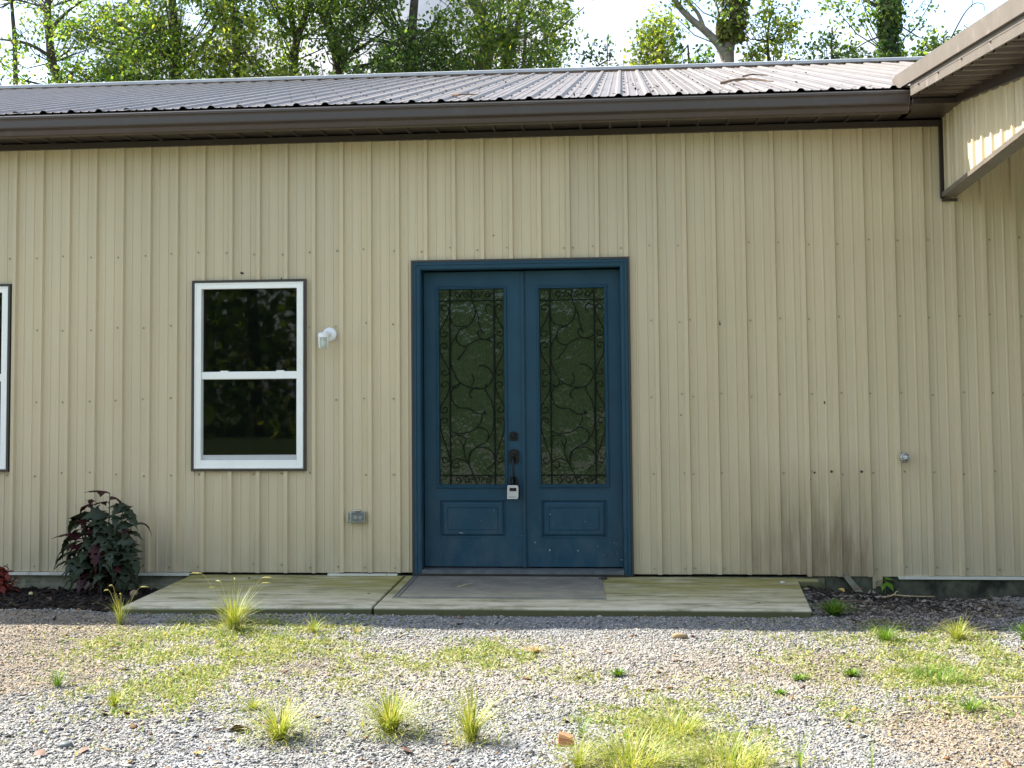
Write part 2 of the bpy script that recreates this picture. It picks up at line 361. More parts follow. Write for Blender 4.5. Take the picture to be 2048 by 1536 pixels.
GREEN = [(2.55,-2.36,.60,.57,1),(2.62,-3.43,.32,.42,.9),(2.53,-2.0,.29,.36,.6),(3.67,-2.85,.23,.28,.8),(4.19,-2.59,.25,.30,1),
         (5.14,-4.2,.30,.50,1),(5.25,-4.62,.30,.3,1),(4.64,-3.09,.21,.25,.25),(6.04,-2.62,.36,.80,.30),(6.61,-2.17,.20,.45,.9),(6.63,-3.09,.27,.55,.8),(6.06,-3.71,.14,.24,.6),
         (5.56,-4.17,.11,.2,.4),(7.04,-2.69,.15,.42,.6),(3.38,-3.29,.21,.3,.45),(6.95,-2.0,.22,.22,.7),(1.2,-3.9,.2,.2,.3),(5.5,-3.3,.35,.35,.22),(7.6,-2.6,.3,.4,.5)]
TAN = [(0,-1.62,1.25,.22,1.1),(5.6,-2.9,.8,.6,.45),(3.2,-2.9,.7,.5,.4),(1.25,-2.75,.85,1.15,1.2),(6.6,-4.15,.55,.62,1.1),(6.11,-2.9,.5,.75,.55),(7.3,-.95,.5,.35,.9),(7.4,-3.6,.6,.8,.9),(.2,-2.6,.9,1.1,1.2),(-1.5,-2.6,1.5,1.3,1.2),(9,-2.5,1.4,1.8,1)]
def blobs(L, x, y, w=.35, f=2.6, seed=5):
    t = 0*x
    for (a, b, rx, ry, k) in L: t = np.maximum(t, k*np.exp(-.9*(((x-a)/rx)**2+((y-b)/ry)**2)**1.3))
    return np.clip(t*(1-w)+t*w*2*vnoise(x, y, f, 4, seed)*1.1, 0, 1)
def tanmask(x, y): return sm(.28, .62, blobs(TAN, x, y, .5, 1.7, 8)+.10*(vnoise(x, y, 7, 3, 4)-.5))
def greenmask(x, y): return np.clip(blobs([(a, b, rx*1.25, ry*1.25, k) for a, b, rx, ry, k in GREEN], x, y, .6, 3.6, 6)*(.35+1.25*sm(.35, .68, vnoise(x, y, 8.5, 4, 61)))+.07*sm(.55, .75, vnoise(x, y, 2.3, 4, 62))*sm(-1.7, -2.2, y), 0, 1)
def darkmask(x, y):   # dark earth at the wall foot on the right
    t = np.maximum(np.exp(-(((x-6.95)/.55)**2+((y+.62)/.50)**2)**1.5), .6*np.exp(-(((x-6.95)/.62)**2+((y+.95)/.75)**2)**1.5))*sm(6.1, 6.45, x)
    return np.clip(t*1.25*(.45+vnoise(x, y, 5, 4, 12)), 0, 1)
def mulchmask(x, y): return sm(-1.44, -1.34, y+.10*(vnoise(x, y, 5, 3, 9)-.5))*sm(1.62, 1.50, x)*(y < .1)
def axis(a, b, h, far, hf):
    core = np.arange(a, b+h/2, h); o1 = []; s = h; p = a
    while p > -far: s *= 1.28; s = min(s, hf); p -= s; o1.append(p)
    o2 = []; s = h; p = b
    while p < far: s *= 1.28; s = min(s, hf); p += s; o2.append(p)
    return np.array(o1[::-1]+list(core)+o2)
gx = axis(-.6, 8.6, .035, 110, 12); gy = axis(-5.6, .1, .035, 110, 12)
X, Y = np.meshgrid(gx, gy, indexing='ij'); Z = gz(X, Y)
nx, ny = X.shape; idx = np.arange(nx*ny).reshape(nx, ny)
Fq = np.stack([idx[:-1,:-1], idx[1:,:-1], idx[1:,1:], idx[:-1,1:]], -1).reshape(-1, 4)
me = np_mesh('ground', np.stack([X, Y, Z], -1).reshape(-1, 3), Fq)
def lerp(a, b, t): return a*(1-t[..., None])+np.array(b)*t[..., None]
c = np.ones(X.shape+(3,))*np.array((.26, .255, .24))
c = lerp(c, (.27, .28, .30), sm(.45, .65, vnoise(X, Y, 1.3, 4, 3))*.7)
c = lerp(c, (.33, .295, .245), np.clip(sm(-1.9, -2.5, Y)*sm(-3.9, -3.3, Y), 0, 1)*.8)
c = lerp(c, (.25, .205, .15), tanmask(X, Y))
c = lerp(c, (.165, .14, .105), tanmask(X, Y)*sm(.5, .7, vnoise(X, Y, 3.1, 4, 21))*.8)
c = lerp(c, (.40, .38, .18), sm(.15, .7, greenmask(X, Y))*.5)
c = lerp(c, (.12, .098, .078), darkmask(X, Y))
c = lerp(c, (.014, .011, .009), mulchmask(X, Y))
far = np.clip(sm(8, 16, np.abs(X-4))+sm(-7, -12, Y)+sm(14, 16, Y), 0, 1)
c = lerp(c, (.09, .12, .04), far)
ca = me.color_attributes.new('soil', 'FLOAT_COLOR', 'POINT')
ca.data.foreach_set('color', np.concatenate([c, np.ones(X.shape+(1,))], -1).astype(np.float32).ravel())
g = link('ground', me, MATS['ground_soil'], smooth=True); g['kind'] = 'structure'

# pavement of two concrete slabs in front of the doors
pav = thing('pavement', (3.2, -1.4, -.08), None, None); pav['kind'] = 'structure'
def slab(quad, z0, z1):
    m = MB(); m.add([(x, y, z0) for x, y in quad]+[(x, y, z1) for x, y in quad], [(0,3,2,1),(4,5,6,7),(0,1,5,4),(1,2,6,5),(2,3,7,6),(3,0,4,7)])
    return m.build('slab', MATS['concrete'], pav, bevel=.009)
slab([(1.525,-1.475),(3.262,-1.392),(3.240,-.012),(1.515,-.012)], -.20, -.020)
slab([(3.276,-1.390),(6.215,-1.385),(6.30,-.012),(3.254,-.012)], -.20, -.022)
m = MB(); m.tube([(5.9,-.07,-.085),(6.44,-.07,-.085),(6.49,-.07,-.09)], [.065,.065,.03], 12)
m.build('kerb_stub', MATS['concrete'], pav, smooth=True)

# ================================================================ building
B = thing('metal_building', (3.7, 0, 0), 'low tan ribbed steel building with brown metal roof and double blue doors', 'building')
PITCHP = [(-.0235,0),(-.0140,.026),(.0140,.026),(.0235,0),(.066,0),(.071,.0055),(.081,.0055),(.086,0),(.142,0),(.147,.0055),(.157,.0055),(.162,0)]
def sheet(mapf, c0, n, lo, hi, openings=(), prof=PITCHP, amp=1., tail=True, steps=1):
    """ribbed steel sheet: n ribs from c0 at 9 inch centres; mapf(u, h, v) -> point; lo/hi functions of u"""
    us = []
    for k in range(n): us += [(c0+k*S+a, b*amp) for a, b in prof]
    us[0] = (us[0][0], .0016)
    us.append((c0+n*S+prof[0][0], 0))
    xs = [u for u, _ in us]; hs = [h for _, h in us]
    extra = [e for o in openings for e in (o[0], o[1]) if xs[0] < e < xs[-1]]
    allx = sorted(set(xs+extra)); H = lambda u: float(np.interp(u, xs, hs))
    m = MB()
    for a, b in zip(allx[:-1], allx[1:]):
        mid = (a+b)/2; spans = [(lo, hi)]
        for o in openings:
            if o[0] < mid < o[1]:
                new = []
                for (l, h) in spans:
                    if o[2] > l(mid): new.append((l, lambda u, z=o[2]: z))
                    if o[3] < h(mid): new.append((lambda u, z=o[3]: z, h))
                spans = new
        for (l, h) in spans:
            m.add([mapf(a, H(a), l(a)), mapf(b, H(b), l(b)), mapf(b, H(b), h(b)), mapf(a, H(a), h(a))], [(0, 1, 2, 3)])
    return m
K = lambda v: (lambda u: v)
WIN = [(1.522, 2.441, .817, 2.338), (-.967+.010, -.026-.010, .817, 2.338)]
DOOR = (3.322, 5.042, -.5, 2.468)
OPEN = WIN+[DOOR]
rj = random.Random(4)
for p in range(-4, 14):
    c0 = p*4*S; dy = rj.uniform(0, .002); low = rj.uniform(-.004, .003)
    if p == 7: low = -.012
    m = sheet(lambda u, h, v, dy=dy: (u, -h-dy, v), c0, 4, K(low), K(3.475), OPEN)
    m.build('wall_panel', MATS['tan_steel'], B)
# screws down the wall
sc = MB(); rs = random.Random(9)
for k in range(-1, 37):
    for z in (2.565, 1.97, 1.385, .782, .052):
        xs_ = [k*S+.040 if k > 23 else k*S-.042]
        if k in (20, 24): xs_ = [k*S-.042, k*S+.040]
        for x in xs_:
            x += rs.uniform(-.010, .010); zz = z+rs.uniform(-.016, .016)
            if rs.random() < .06: continue
            if any(o[0]-.03 < x < o[1]+.03 and o[2]-.03 < zz < o[3]+.03 for o in OPEN): continue
            sc.lathe((x, -.002, zz), (0, -1, 0), [(0, .008), (.003, .008), (.003, .0055), (.009, .005), (.010, 0)], 6)
sc.build('screws', MATS['screw_grey'], B, kind='stuff')
mk = MB()      # empty screw holes, chips and specks on the siding
for x, z, r_ in ((1.913,2.404,.012),(1.925,2.402,.009),(2.245,2.353,.007),(.90,3.023,.008),(6.582,.788,.011),(6.809,.787,.011),(6.453,.780,.009),(6.421,.730,.008),(6.545,1.319,.012),(6.552,1.335,.007),(5.751,1.938,.008),(3.974,2.670,.006),(5.437,1.23,.006)):
    mk.lathe((x, -.004, z), (0, -1, 0), [(0, r_), (.002, r_*.9), (.002, 0)], 7)
mk.build('screw_holes', MATS['dark_trim'], B, kind='stuff')
# foundation, base strips, top trim
m = MB(); m.box(-5, 1.50, .004, .3, -.5, -.012);  m.box(1.50, 6.52, .03, .3, -.5, -.025)
m.box(-5, 1.46, -.012, .004, -.40, -.098)
m.build('foundation', MATS['foundation'], B, bevel=.006)
m = MB(); m.box(6.52, 13, .010, .3, -.5, -.012); m.build('foundation', MATS['mossy_foundation'], B, bevel=.006)
for x0, x1 in ((-4.5, 1.500), (2.63, 3.19), (7.062, 12.9)):
    m = MB(); m.box(x0, x1, -.034, -.0, -.018, -.006); m.box(x0, x1, -.034, -.030, -.028, -.018)
    m.build('base_strip', MATS['pale_trim'], B)
m = MB(); m.box(-4.6, 7.452, -.052, -.0205, 3.450, 3.497); m.build('frieze_trim', MATS['brown_trim'], B)
# eave: soffit panels, fascia, gutter
SO0 = 4+S*-1.0
for p in range(-9, 4):
    c0 = SO0+(p*4)*S; n = 4 if p < 3 else 3
    sp = [(-.016,0),(-.007,.016),(.007,.016),(.016,0)]
    m = sheet(lambda u, h, v: (u, v, 3.512-h), c0, n, K(-.362), K(-.0), prof=sp)
    m.build('soffit_panel', MATS['brown_trim'], B)
m = MB(); m.box(-4.8, 7.13, -.378, -.363, 3.492, 3.668); m.build('fascia', MATS['rake_brown'], B)
gp = [(-.380,3.648),(-.380,3.482),(-.462,3.476),(-.476,3.484),(-.492,3.515),(-.512,3.527),(-.528,3.531),(-.530,3.540),(-.531,3.590),(-.538,3.600),(-.546,3.604),(-.547,3.622),(-.541,3.626),(-.530,3.622),(-.528,3.614)]
m = MB(); n_ = len(gp); xs_ = [-4.8, -1.35, 1.7, 4.75, 7.128]
for x in xs_: m.add([(x, y, z) for y, z in gp], [])
for i in range(len(xs_)-1):
    for k in range(n_-1): m.f.append((i*n_+k, i*n_+k+1, (i+1)*n_+k+1, (i+1)*n_+k))
gut = m.build('gutter', MATS['gutter_brown'], B)
m = MB(); q = [(y, z) for y, z in gp[:12]]
m.add([(7.129, y, z) for y, z in q]+[(7.133, y, z) for y, z in q], [tuple(range(12)), tuple(range(23, 11, -1))]+[(k, k+12, (k+1) % 12+12, (k+1) % 12) for k in range(12)])
m.build('end_cap', MATS['gutter_brown'], gut)
# main roof
SL = .2735; EY, EZ = -.402, 3.676; RY, RZ = 6.84, 5.655
ca_, sa_ = math.cos(math.atan(SL)), math.sin(math.atan(SL))
RO0 = 4-.683*S
RP = [(-.032,0),(-.012,.019),(.012,.019),(.032,0),(.070,0),(.076,.005),(.084,.005),(.090,0),(.138,0),(.144,.005),(.152,.005),(.158,0)]
rr = random.Random(2)
for p in range(-10, 10):
    c0 = RO0+p*4*S; dy = rr.uniform(-.006, .006); dz = rr.uniform(0, .0015)
    n = 4
    m = sheet(lambda u, h, v, dz=dz: (u, v-h*sa_, EZ+(v-EY)*SL+h*ca_+dz), c0, n, K(EY+dy), K(RY-.02), prof=RP)
    m.build('roof_panel', MATS['roof_steel'], B)
sc = MB()
for k in range(-24, 15):
    for j in range(9):
        v = .15+j*.82; x = RO0+k*S+.045
        if x > 7.1 or x < -3: continue
        sc.lathe((x, v, EZ+(v-EY)*SL), (0, -sa_, ca_), [(0, .011), (.004, .011), (.005, .006), (.011, .005), (.012, 0)], 6)
sc.build('roof_screws', MATS['brown_trim'], B, kind='stuff')
m = MB(); m.add([(x, y, z) for x in (-5.0, 13.4) for y, z in ((RY+.16, RZ+.005), (RY+.15, RZ+.035), (RY, RZ+.075), (RY-.15, RZ+.032), (RY-.152, RZ-.006))], [(k, k+1, k+6, k+5) for k in range(4)])
m.build('ridge_cap', MATS['ridge_metal'], B)
m = MB(); m.add([(-5, RY, RZ), (13.4, RY, RZ), (13.4, RY*2+.4, 3.676), (-5, RY*2+.4, 3.676)], [(0, 1, 2, 3)]); m.build('rear_roof', MATS['roof_steel'], B)
for x in (-4.6, 13.0):
    m = MB(); m.add([(x, 0, -.3), (x, 2*RY, -.3), (x, 2*RY, 3.6), (x, RY, 5.62), (x, 0, 3.6)], [(0, 1, 2, 3, 4)]); m.build('end_wall', MATS['tan_steel'], B)
m = MB(); m.box(-4.6, 13.0, 2*RY, 2*RY+.02, -.3, 3.66); m.build('rear_wall', MATS['tan_steel'], B)
m = MB(); m.box(-4.55, 12.95, .30, 2*RY-.05, -.15, -.04); m.build('floor', MATS['dark_room'], B)
m = MB(); m.box(-4.55, 12.95, 3.2, 3.28, -.04, 3.4); m.box(-4.55, 12.95, .08, 3.2, 3.30, 3.34); m.build('inner_wall', MATS['dark_room'], B)

# porch at the right: shallow roof, brown rake, tan side panel
PT = lambda y: 3.82+.0975*(y+.156)
def run(m, x0, x1, ya, yb, top, h):     # bar along Y following a slope
    return m.add([(x0,ya,top(ya)-h),(x1,ya,top(ya)-h),(x1,yb,top(yb)-h),(x0,yb,top(yb)-h),(x0,ya,top(ya)),(x1,ya,top(ya)),(x1,yb,top(yb)),(x0,yb,top(yb))],
                 [(0,1,2,3),(4,7,6,5),(0,4,5,1),(1,5,6,2),(2,6,7,3),(3,7,4,0)])
PF = -3.7
m = MB(); run(m, 7.098, 7.125, PF, -.215, PT, .114); run(m, 7.125, 7.36, PF, -.205, PT, .004)
m.add([(7.098,-.215,PT(-.215)),(7.098,-.215,PT(-.215)-.114),(7.085,-.140,PT(-.14)-.03),(7.16,-.10,PT(-.10)-.012),(7.125,-.215,PT(-.215))], [(0,1,2),(0,2,3,4)])
m.build('rake_trim', MATS['rake_brown'], B)
m = MB(); run(m, 7.124, 7.140, PF, -.585, lambda y: PT(y)-.1145, .0905); run(m, 7.1215, 7.124, PF, -.585, lambda y: PT(y)-.128, .020); m.build('rake_fascia', MATS['rake_brown'], B)
sc = MB()
for y in (-.86, -1.42, -2.0, -2.62):
    sc.lathe((7.122, y, PT(y)-.155), (-1, 0, 0), [(0, .009), (.003, .009), (.004, .005), (.008, .004), (.009, 0)], 6)
sc.build('rake_screws', MATS['brown_trim'], B, kind='stuff')
for j in range(4):    # soffit sheets under the rake, ribs across
    ya = -.10-(j+1)*.9144; sp = [(-.030,0),(-.012,.018),(.012,.018),(.030,0),(.09,0),(.098,.006),(.108,.006),(.116,0)]
    m = sheet(lambda u, h, v: (v, u, PT(u)-.2-h), ya, 4, K(7.140), K(7.475), prof=sp); m.build('soffit_panel', MATS['gutter_brown'], B)
for p in range(7):    # porch roof sheets
    m = sheet(lambda u, h, v: (u, v, PT(v)-.032+h), 7.16+p*4*S, 4, K(PF), K(-.05), prof=RP); m.build('roof_panel', MATS['roof_steel'], B)
m = MB(); m.box(7.14, 7.475, -.585, -.052, 3.512, 3.552); m.build('eave_return', MATS['brown_trim'], B)
BT = lambda y: 3.567+.1135*(y+.423)-.030; BB = lambda y: 2.925-.050*y
for j in range(4):
    c0 = -.07-(j+1)*4*S+.10
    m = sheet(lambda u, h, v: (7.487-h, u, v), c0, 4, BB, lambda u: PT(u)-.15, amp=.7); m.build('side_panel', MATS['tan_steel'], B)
m = MB(); m.add([(x, y, z) for y in (PF, -.022) for x in (7.452, 7.487) for z in (BT(y)-.006, PT(y)-.185)], [(0,1,3,2),(4,6,7,5),(0,4,5,1),(2,3,7,6),(0,2,6,4),(1,5,7,3)]); m.build('side_top_trim', MATS['brown_trim'], B)
m = MB(); run(m, 7.462, 7.57, PF, -.022, lambda y: BB(y)+.004, .034); m.build('side_bottom_trim', MATS['rake_brown'], B)
m = MB(); m.box(7.462, 7.487, -.0215, -.0195-.0, 2.885, 3.50); m.box(7.452, 7.462, -.040, -.0195, 2.885, 3.50); m.box(7.462, 7.58, -.040, -.0195, 2.862, 2.885); m.build('side_end_trim', MATS['brown_trim'], B)
m = MB(); m.box(7.50, 12.9, PF, PF+.12, 3.12, 3.27); m.build('porch_beam', MATS['brown_trim'], B)
m = MB(); m.add([(7.58,-.03,3.50),(12.9,-.03,3.50),(12.9,PF,3.22),(7.58,PF,3.22)], [(0,1,2,3)]); m.build('porch_ceiling', MATS['gutter_brown'], B)
for x in (7.50, 12.75):
    m = MB(); m.box(x, x+.14, PF, PF+.14, -.2, 3.12); m.build('porch_post', MATS['brown_trim'], B, bevel=.006)

# ---------------------------------------------------------------- windows (parts of the building)
def window(dx, blind=False):
    x0, x1, z0, z1 = 1.529+dx, 2.435+dx, .823, 2.328
    m = MB(); m.frame(x0, x1, z0, z1, .058, -.026, .07, .070, .052)
    m.frame(x0+.004, x1-.004, z0+.004, z1-.004, .012, -.031, -.026)
    m.box(x0+.058, x1-.058, -.014, .045, 1.545, 1.604)
    w = m.build('window', MATS['white_vinyl'], B, bevel=.003)
    m = MB(); m.frame(x0-.018, x1+.018, z0-.018, z1+.018, .018, -.036, .0); m.build('trim', MATS['dark_trim'], w)
    m = MB(); m.frame(x0+.058, x1-.058, .893, 1.545, .010, .0, .045, .040, .004); m.build('sash', MATS['sash_grey'], w, bevel=.002)
    m = MB(); m.box(x0+.058, x1-.058, .030, .036, 1.604, z1-.052); m.build('pane', MATS['window_glass'], w)
    m = MB(); m.box(x0+.068, x1-.068, .012, .018, .933, 1.541); m.build('pane', MATS['window_glass'], w)
    for fx in (.27, .78):
        m = MB(); a = x0+(x1-x0)*fx; m.box(a-.03, a+.03, -.010, .02, 1.604, 1.612); m.build('latch', MATS['white_vinyl'], w)
    m = MB(); m.frame(x0+.02, x1-.02, z0+.02, z1-.02, .03, .07, .30); m.build('jamb', MATS['white_vinyl'], w)
    if blind:
        m = MB()
        for k in range(48):
            z = .92+k*.028
            m.add([(x0+.06,.085,z),(x1-.06,.085,z),(x1-.06,.105,z+.014),(x0+.06,.105,z+.014),(x0+.06,.086,z+.002),(x1-.06,.086,z+.002),(x1-.06,.106,z+.016),(x0+.06,.106,z+.016)], [(0,1,2,3),(7,6,5,4),(0,4,5,1),(3,2,6,7)])
        m.build('blind', MATS['white_vinyl'], w)
    return w
window(0); window(-2.4775, True)

# ---------------------------------------------------------------- double door (parts of the building)
DF = .075                                  # door face depth
def dx_(x): return 5.016+(x-5.016)*(9.949+DF)/9.949
def dz_(z): return 1.51+(z-1.51)*(9.949+DF)/9.949
m = MB()
ox0, ox1, oz1 = 3.327, 5.037, 2.463; ix0, ix1, iz1 = 3.386, 4.981, 2.400
for a, b, y0, y1, c, d in ((0, .018, -.030, 0, .0, .0),):
    pass
def casing(m, x0, x1, z1, i, y0, y1):
    m.box(x0, x0+i, y0, y1, -.012, z1); m.box(x1-i, x1, y0, y1, -.012, z1); m.box(x0+i, x1-i, y0, y1, z1-i, z1)
casing(m, ox0, ox1, oz1, .060, -.034, .0)
casing(m, ox0+.006, ox1-.006, oz1-.006, .018, -.040, -.034)
casing(m, ox0+.032, ox1-.032, oz1-.032, .022, -.0385, -.034)
casing(m, ox0+.052, ox1-.052, oz1-.052, .010, -.03, DF+.06)
df = m.build('door_frame', MATS['door_blue'], B, bevel=.003)
m = MB(); casing(m, ox0-.016, ox1+.016, oz1+.016, .016, -.036, .0); m.build('trim', MATS['dark_trim'], df)
m = MB(); m.box(ix0+.004, ix1-.004, -.055, DF+.05, -.002, .018); m.box(ix0+.004, ix1-.004, -.045, DF+.05, .018, .028); m.build('threshold', MATS['threshold_grey'], df, bevel=.003)
m = MB(); m.box(ix0-.03, ix1+.03, -.045, DF+.05, -.019, -.003); m.build('sill_shade_bar', MATS['dark_trim'], df)  # dark bar standing in for the shade of the gap under the threshold

STROKES_T = [  # centre scrollwork, drawn in panes' own coordinates (origin top, 1187 units wide)
 [(590,150),(600,290),(640,400),(685,520),(690,600),(720,680),(748,750)],
 [(640,400),(636,500),(600,580),(520,650),(430,690),(385,760),(382,840),(430,905),(500,922),(560,892),(640,848),(740,828),(880,855)],
 [(745,735),(700,700),(672,745),(700,800),(770,832),(850,812),(890,780)],
 [(380,775),(310,900),(293,1050),(310,1200),(370,1340),(412,1420),(390,1480),(340,1492),(300,1462)],
 [(412,1410),(520,1475),(700,1510),(820,1462),(880,1350)],
 [(520,930),(480,1000),(415,1085)],
 [(290,510),(320,590),(380,645),(500,650)],
 [(880,375),(830,350),(785,380),(790,440),(830,470)],
 [(585,1310),(620,1370),(600,1440),(560,1478)],
 [(690,1190),(780,1200),(860,1270),(885,1350)]]
STROKES_B = [
 [(450,10),(350,50),(305,130),(310,220),(360,310),(430,350),(540,355),(640,420),(750,435)],
 [(690,80),(620,75),(560,130),(565,190),(600,218)],
 [(800,20),(770,80),(800,150),(850,240),(880,330),(890,450),(885,600),(860,690),(800,790),(740,840),(650,880),(580,950),(545,1040),(545,1120)],
 [(725,445),(715,530),(660,610),(580,670),(450,698),(350,692),(290,660)],
 [(640,622),(720,620),(790,660),(815,720),(800,790)],
 [(300,740),(370,720),(450,730),(498,780),(488,840),(470,880)],
 [(430,790),(450,850),(470,880),(480,980),(520,1090),(590,1230),(640,1385)],
 [(545,1120),(545,1000),(600,920),(720,885),(830,920),(890,1000),(895,1080),(870,1130),(820,1165)],
 [(300,1100),(340,1060),(400,1045),(470,1065),(520,1100)],
 [(380,1080),(402,1130),(370,1172),(320,1160)]]
def smooth(pts, n=4):
    P = [Vector(p) for p in pts]; P = [P[0]*2-P[1]]+P+[P[-1]*2-P[-2]]; o = []
    for i in range(1, len(P)-2):
        for k in range(n):
            t = k/n; a, b, c, d = P[i-1:i+3]
            o.append(.5*((2*b)+(c-a)*t+(2*a-5*b+4*c-d)*t*t+(3*b-a-3*c+d)*t**3))
    return o+[P[-2]]
def make_door(gx0, gx1, gz0, gz1, x0, x1, px0, px1, pz0, pz1):
    m = MB(); z0, z1 = .040, 2.388; y0, y1 = DF, DF+.045
    m.box(x0, gx0, y0, y1, z0, z1); m.box(gx1, x1, y0, y1, z0, z1); m.box(gx0, gx1, y0, y1, gz1, z1)
    m.box(gx0, gx1, y0, y1, pz1, gz0)
    m.box(gx0, px0, y0, y1, pz0, pz1) if px0 > gx0 else None
    m.box(gx0, gx1, y0, y1, z0, pz0)
    d = m.build('door', MATS['door_blue'], B)
    m = MB(); m.mitre(gx0-.022, gx1+.022, gz0-.028, gz1+.022, [(0,DF+.001),(.003,DF-.012),(.010,DF-.014),(.013,DF-.009),(.020,DF-.010),(.026,DF+.004),(.027,DF+.03)]); m.build('moulding', MATS['door_blue'], d)
    m = MB(); a, b = gx0+.001, gx1-.001
    m.mitre(a, b, pz0, pz1, [(0,DF+.0005),(.001,DF-.003),(.004,DF-.003),(.006,DF+.011),(.012,DF+.013),(.032,DF+.001),(.060,DF+.001),(.0625,DF+.005),(.065,DF+.001)])
    m.add([(a+.065,DF+.001,pz0+.065),(b-.065,DF+.001,pz0+.065),(b-.065,DF+.001,pz1-.065),(a+.065,DF+.001,pz1-.065)], [(0,1,2,3)])
    m.build('raised_panel', MATS['door_blue'], d)
    m = MB(); m.box(gx0, gx1, DF+.020, DF+.026, gz0, gz1); m.build('pane', MATS['door_glass'], d)
    # wrought iron grille
    m = MB(); gy = DF+.010; w = gx1-gx0; h = gz1-gz0
    bl, br = gx0+w*.165, gx0+w*.845
    for x in (bl, br): m.box(x-.0055, x+.0055, gy-.005, gy+.005, gz0, gz1)
    for z in (gz0+.072, gz1-.094): m.box(gx0, gx1, gy-.0042, gy+.0042, z-.004, z+.004)
    sc_ = w/905.
    def tp(x, y): return (gx0+(x-140)*sc_, gy, gz1-(y-135)*sc_)
    def bp(x, y): return (gx0+(x-140)*sc_, gy, gz0+(1395-y)*sc_)
    for f, L_ in ((tp, STROKES_T), (bp, STROKES_B)):
        for st in L_:
            pp = [f(a.x, a.y) for a in smooth([(u, v, 0) for u, v in st])]
            m.tube(pp, [.0036]*(len(pp)-1)+[.0022], 5)
    # leaves and buds
    for f, x, y, ang, ln in ((tp,410,1090,2.1,60),(tp,500,655,.2,60),(bp,760,425,-.7,55),(bp,810,1180,2.4,60),(bp,470,905,1.5,55),(bp,760,400,-1.0,60),(tp,610,560,1.3,40)):
        c_ = Vector((x, y)); dd = Vector((math.cos(ang), math.sin(ang))); nn = Vector((-dd.y, dd.x))
        q = [c_-dd*ln*.5, c_+nn*ln*.22, c_+dd*ln*.6, c_-nn*ln*.22]; q3 = [f(v.x, v.y) for v in q]
        m.add([(p[0], p[1]-.004, p[2]) for p in q3]+[(p[0], p[1]+.004, p[2]) for p in q3], [(0,1,2,3),(7,6,5,4),(0,4,5,1),(1,5,6,2),(2,6,7,3),(3,7,4,0)])
    def spiral(cx, cz, r, a0, turns, sgn):
        pts = []
        for k in range(15):
            t = k/14; a = a0+sgn*t*turns*2*math.pi; rr_ = r*(1-.72*t); pts.append((cx+math.cos(a)*rr_, gy, cz+math.sin(a)*rr_))
        m.tube(pts, .0032, 5)
    for z in (gz0+.036, gz1-.047):
        for k in range(4):
            cx_ = bl+(br-bl)*(.16+.225*k); spiral(cx_, z, .028, math.pi*(.5 if k % 2 else 1.5), 1.1, 1 if k < 2 else -1)
            m.tube([(cx_+.02, gy, z-.02), (cx_+.05, gy, z+.022)], .003, 5)
    # lyre scrolls in the side margins
    for side, xb, xe in ((-1, bl, gx0), (1, br, gx1)):
        wd = xe-xb
        for zt_, zb_ in ((gz1-.115, gz1-.40), (gz1-.42, gz1-.71), (gz1-.73, gz1-1.01), (gz1-1.02, gz1-1.41)):
            k_ = (gz1-.115-zt_) ; out_top = (abs(zt_-(gz1-.42)) < .01 or zt_ < gz1-1.0)
            za, zb2 = (zt_-.045, zb_+.05)
            p = [(xb+wd*.08, gy, za), (xb+wd*.20, gy, za-(za-zb2)*.3), (xb+wd*.75, gy, zb2+(za-zb2)*.22), (xb+wd*.95, gy, zb2)]
            if out_top: p = [(xb+wd*(1.03)-(q_[0]-xb), gy, q_[2]) for q_ in p]
            m.tube(smooth(p), .0034, 5)
            cxs = xb+wd*.52
            spiral(cxs, za+.005, abs(wd)*.40, 0 if (side > 0) == out_top else math.pi, .95, (1 if side < 0 else -1)*(-1 if out_top else 1))
            spiral(cxs, zb2-.005, abs(wd)*.40, math.pi if (side > 0) == out_top else 0, .95, (1 if side < 0 else -1)*(-1 if out_top else 1))
    m.build('grille', MATS['iron'], d)
    return d
gA = [dx_(3.5285), dx_(4.053), dz_(.692), dz_(2.245)]; gB = [dx_(4.333), dx_(4.850), dz_(.693), dz_(2.241)]
dL = make_door(*gA, 3.396, 4.180, gA[0]-.02, gA[1], dz_(.275), dz_(.572))
dR = make_door(*gB, 4.212, 4.972, gB[0]-.02, gB[1], dz_(.274), dz_(.571))
m = MB(); m.box(4.181, 4.211, DF-.014, DF+.04, .036, 2.386); m.box(4.188, 4.204, DF-.018, DF-.014, .036, 2.386); m.build('astragal', MATS['door_blue'], dL, bevel=.002)
# deadbolt
def plate(m, x, z0, z1, w, y0, y1):      # escutcheon with arched, shouldered top and bottom
    pr = []
    for k in range(13):
        a = math.pi*k/12; pr.append((math.cos(a)*w*.36, z1-.018+math.sin(a)*.018))
    pr = [(w*.5, z0+.012), (w*.5, z1-.016), (w*.42, z1-.010)]+pr[1:-1]+[(-w*.42, z1-.010), (-w*.5, z1-.016), (-w*.5, z0+.012), (-w*.34, z0+.003), (0, z0), (w*.34, z0+.003)]
    n = len(pr); m.add([(x+a, y0, b) for a, b in pr]+[(x+a, y1, b) for a, b in pr], [tuple(range(n)), tuple(range(2*n-1, n-1, -1))]+[(k, k+n, (k+1) % n+n, (k+1) % n) for k in range(n)])
m = MB(); plate(m, 4.115, 1.033, 1.108, .068, DF-.012, DF); m.lathe((4.115, DF-.012, 1.071), (0, -1, 0), [(0,.026),(.008,.025),(.010,.020),(.006,.018),(.006,.012),(.014,.011),(.015,0)], 24)
m.build('deadbolt', MATS['black_metal'], dL, bevel=.002)
m = MB(); plate(m, 4.117, .852, .968, .078, DF-.012, DF)
m.lathe((4.117, DF-.012, .934), (0, -1, 0), [(0,.024),(.008,.022),(.010,0)], 20)
m.box(4.100, 4.134, DF-.045, DF-.012, .918, .926)
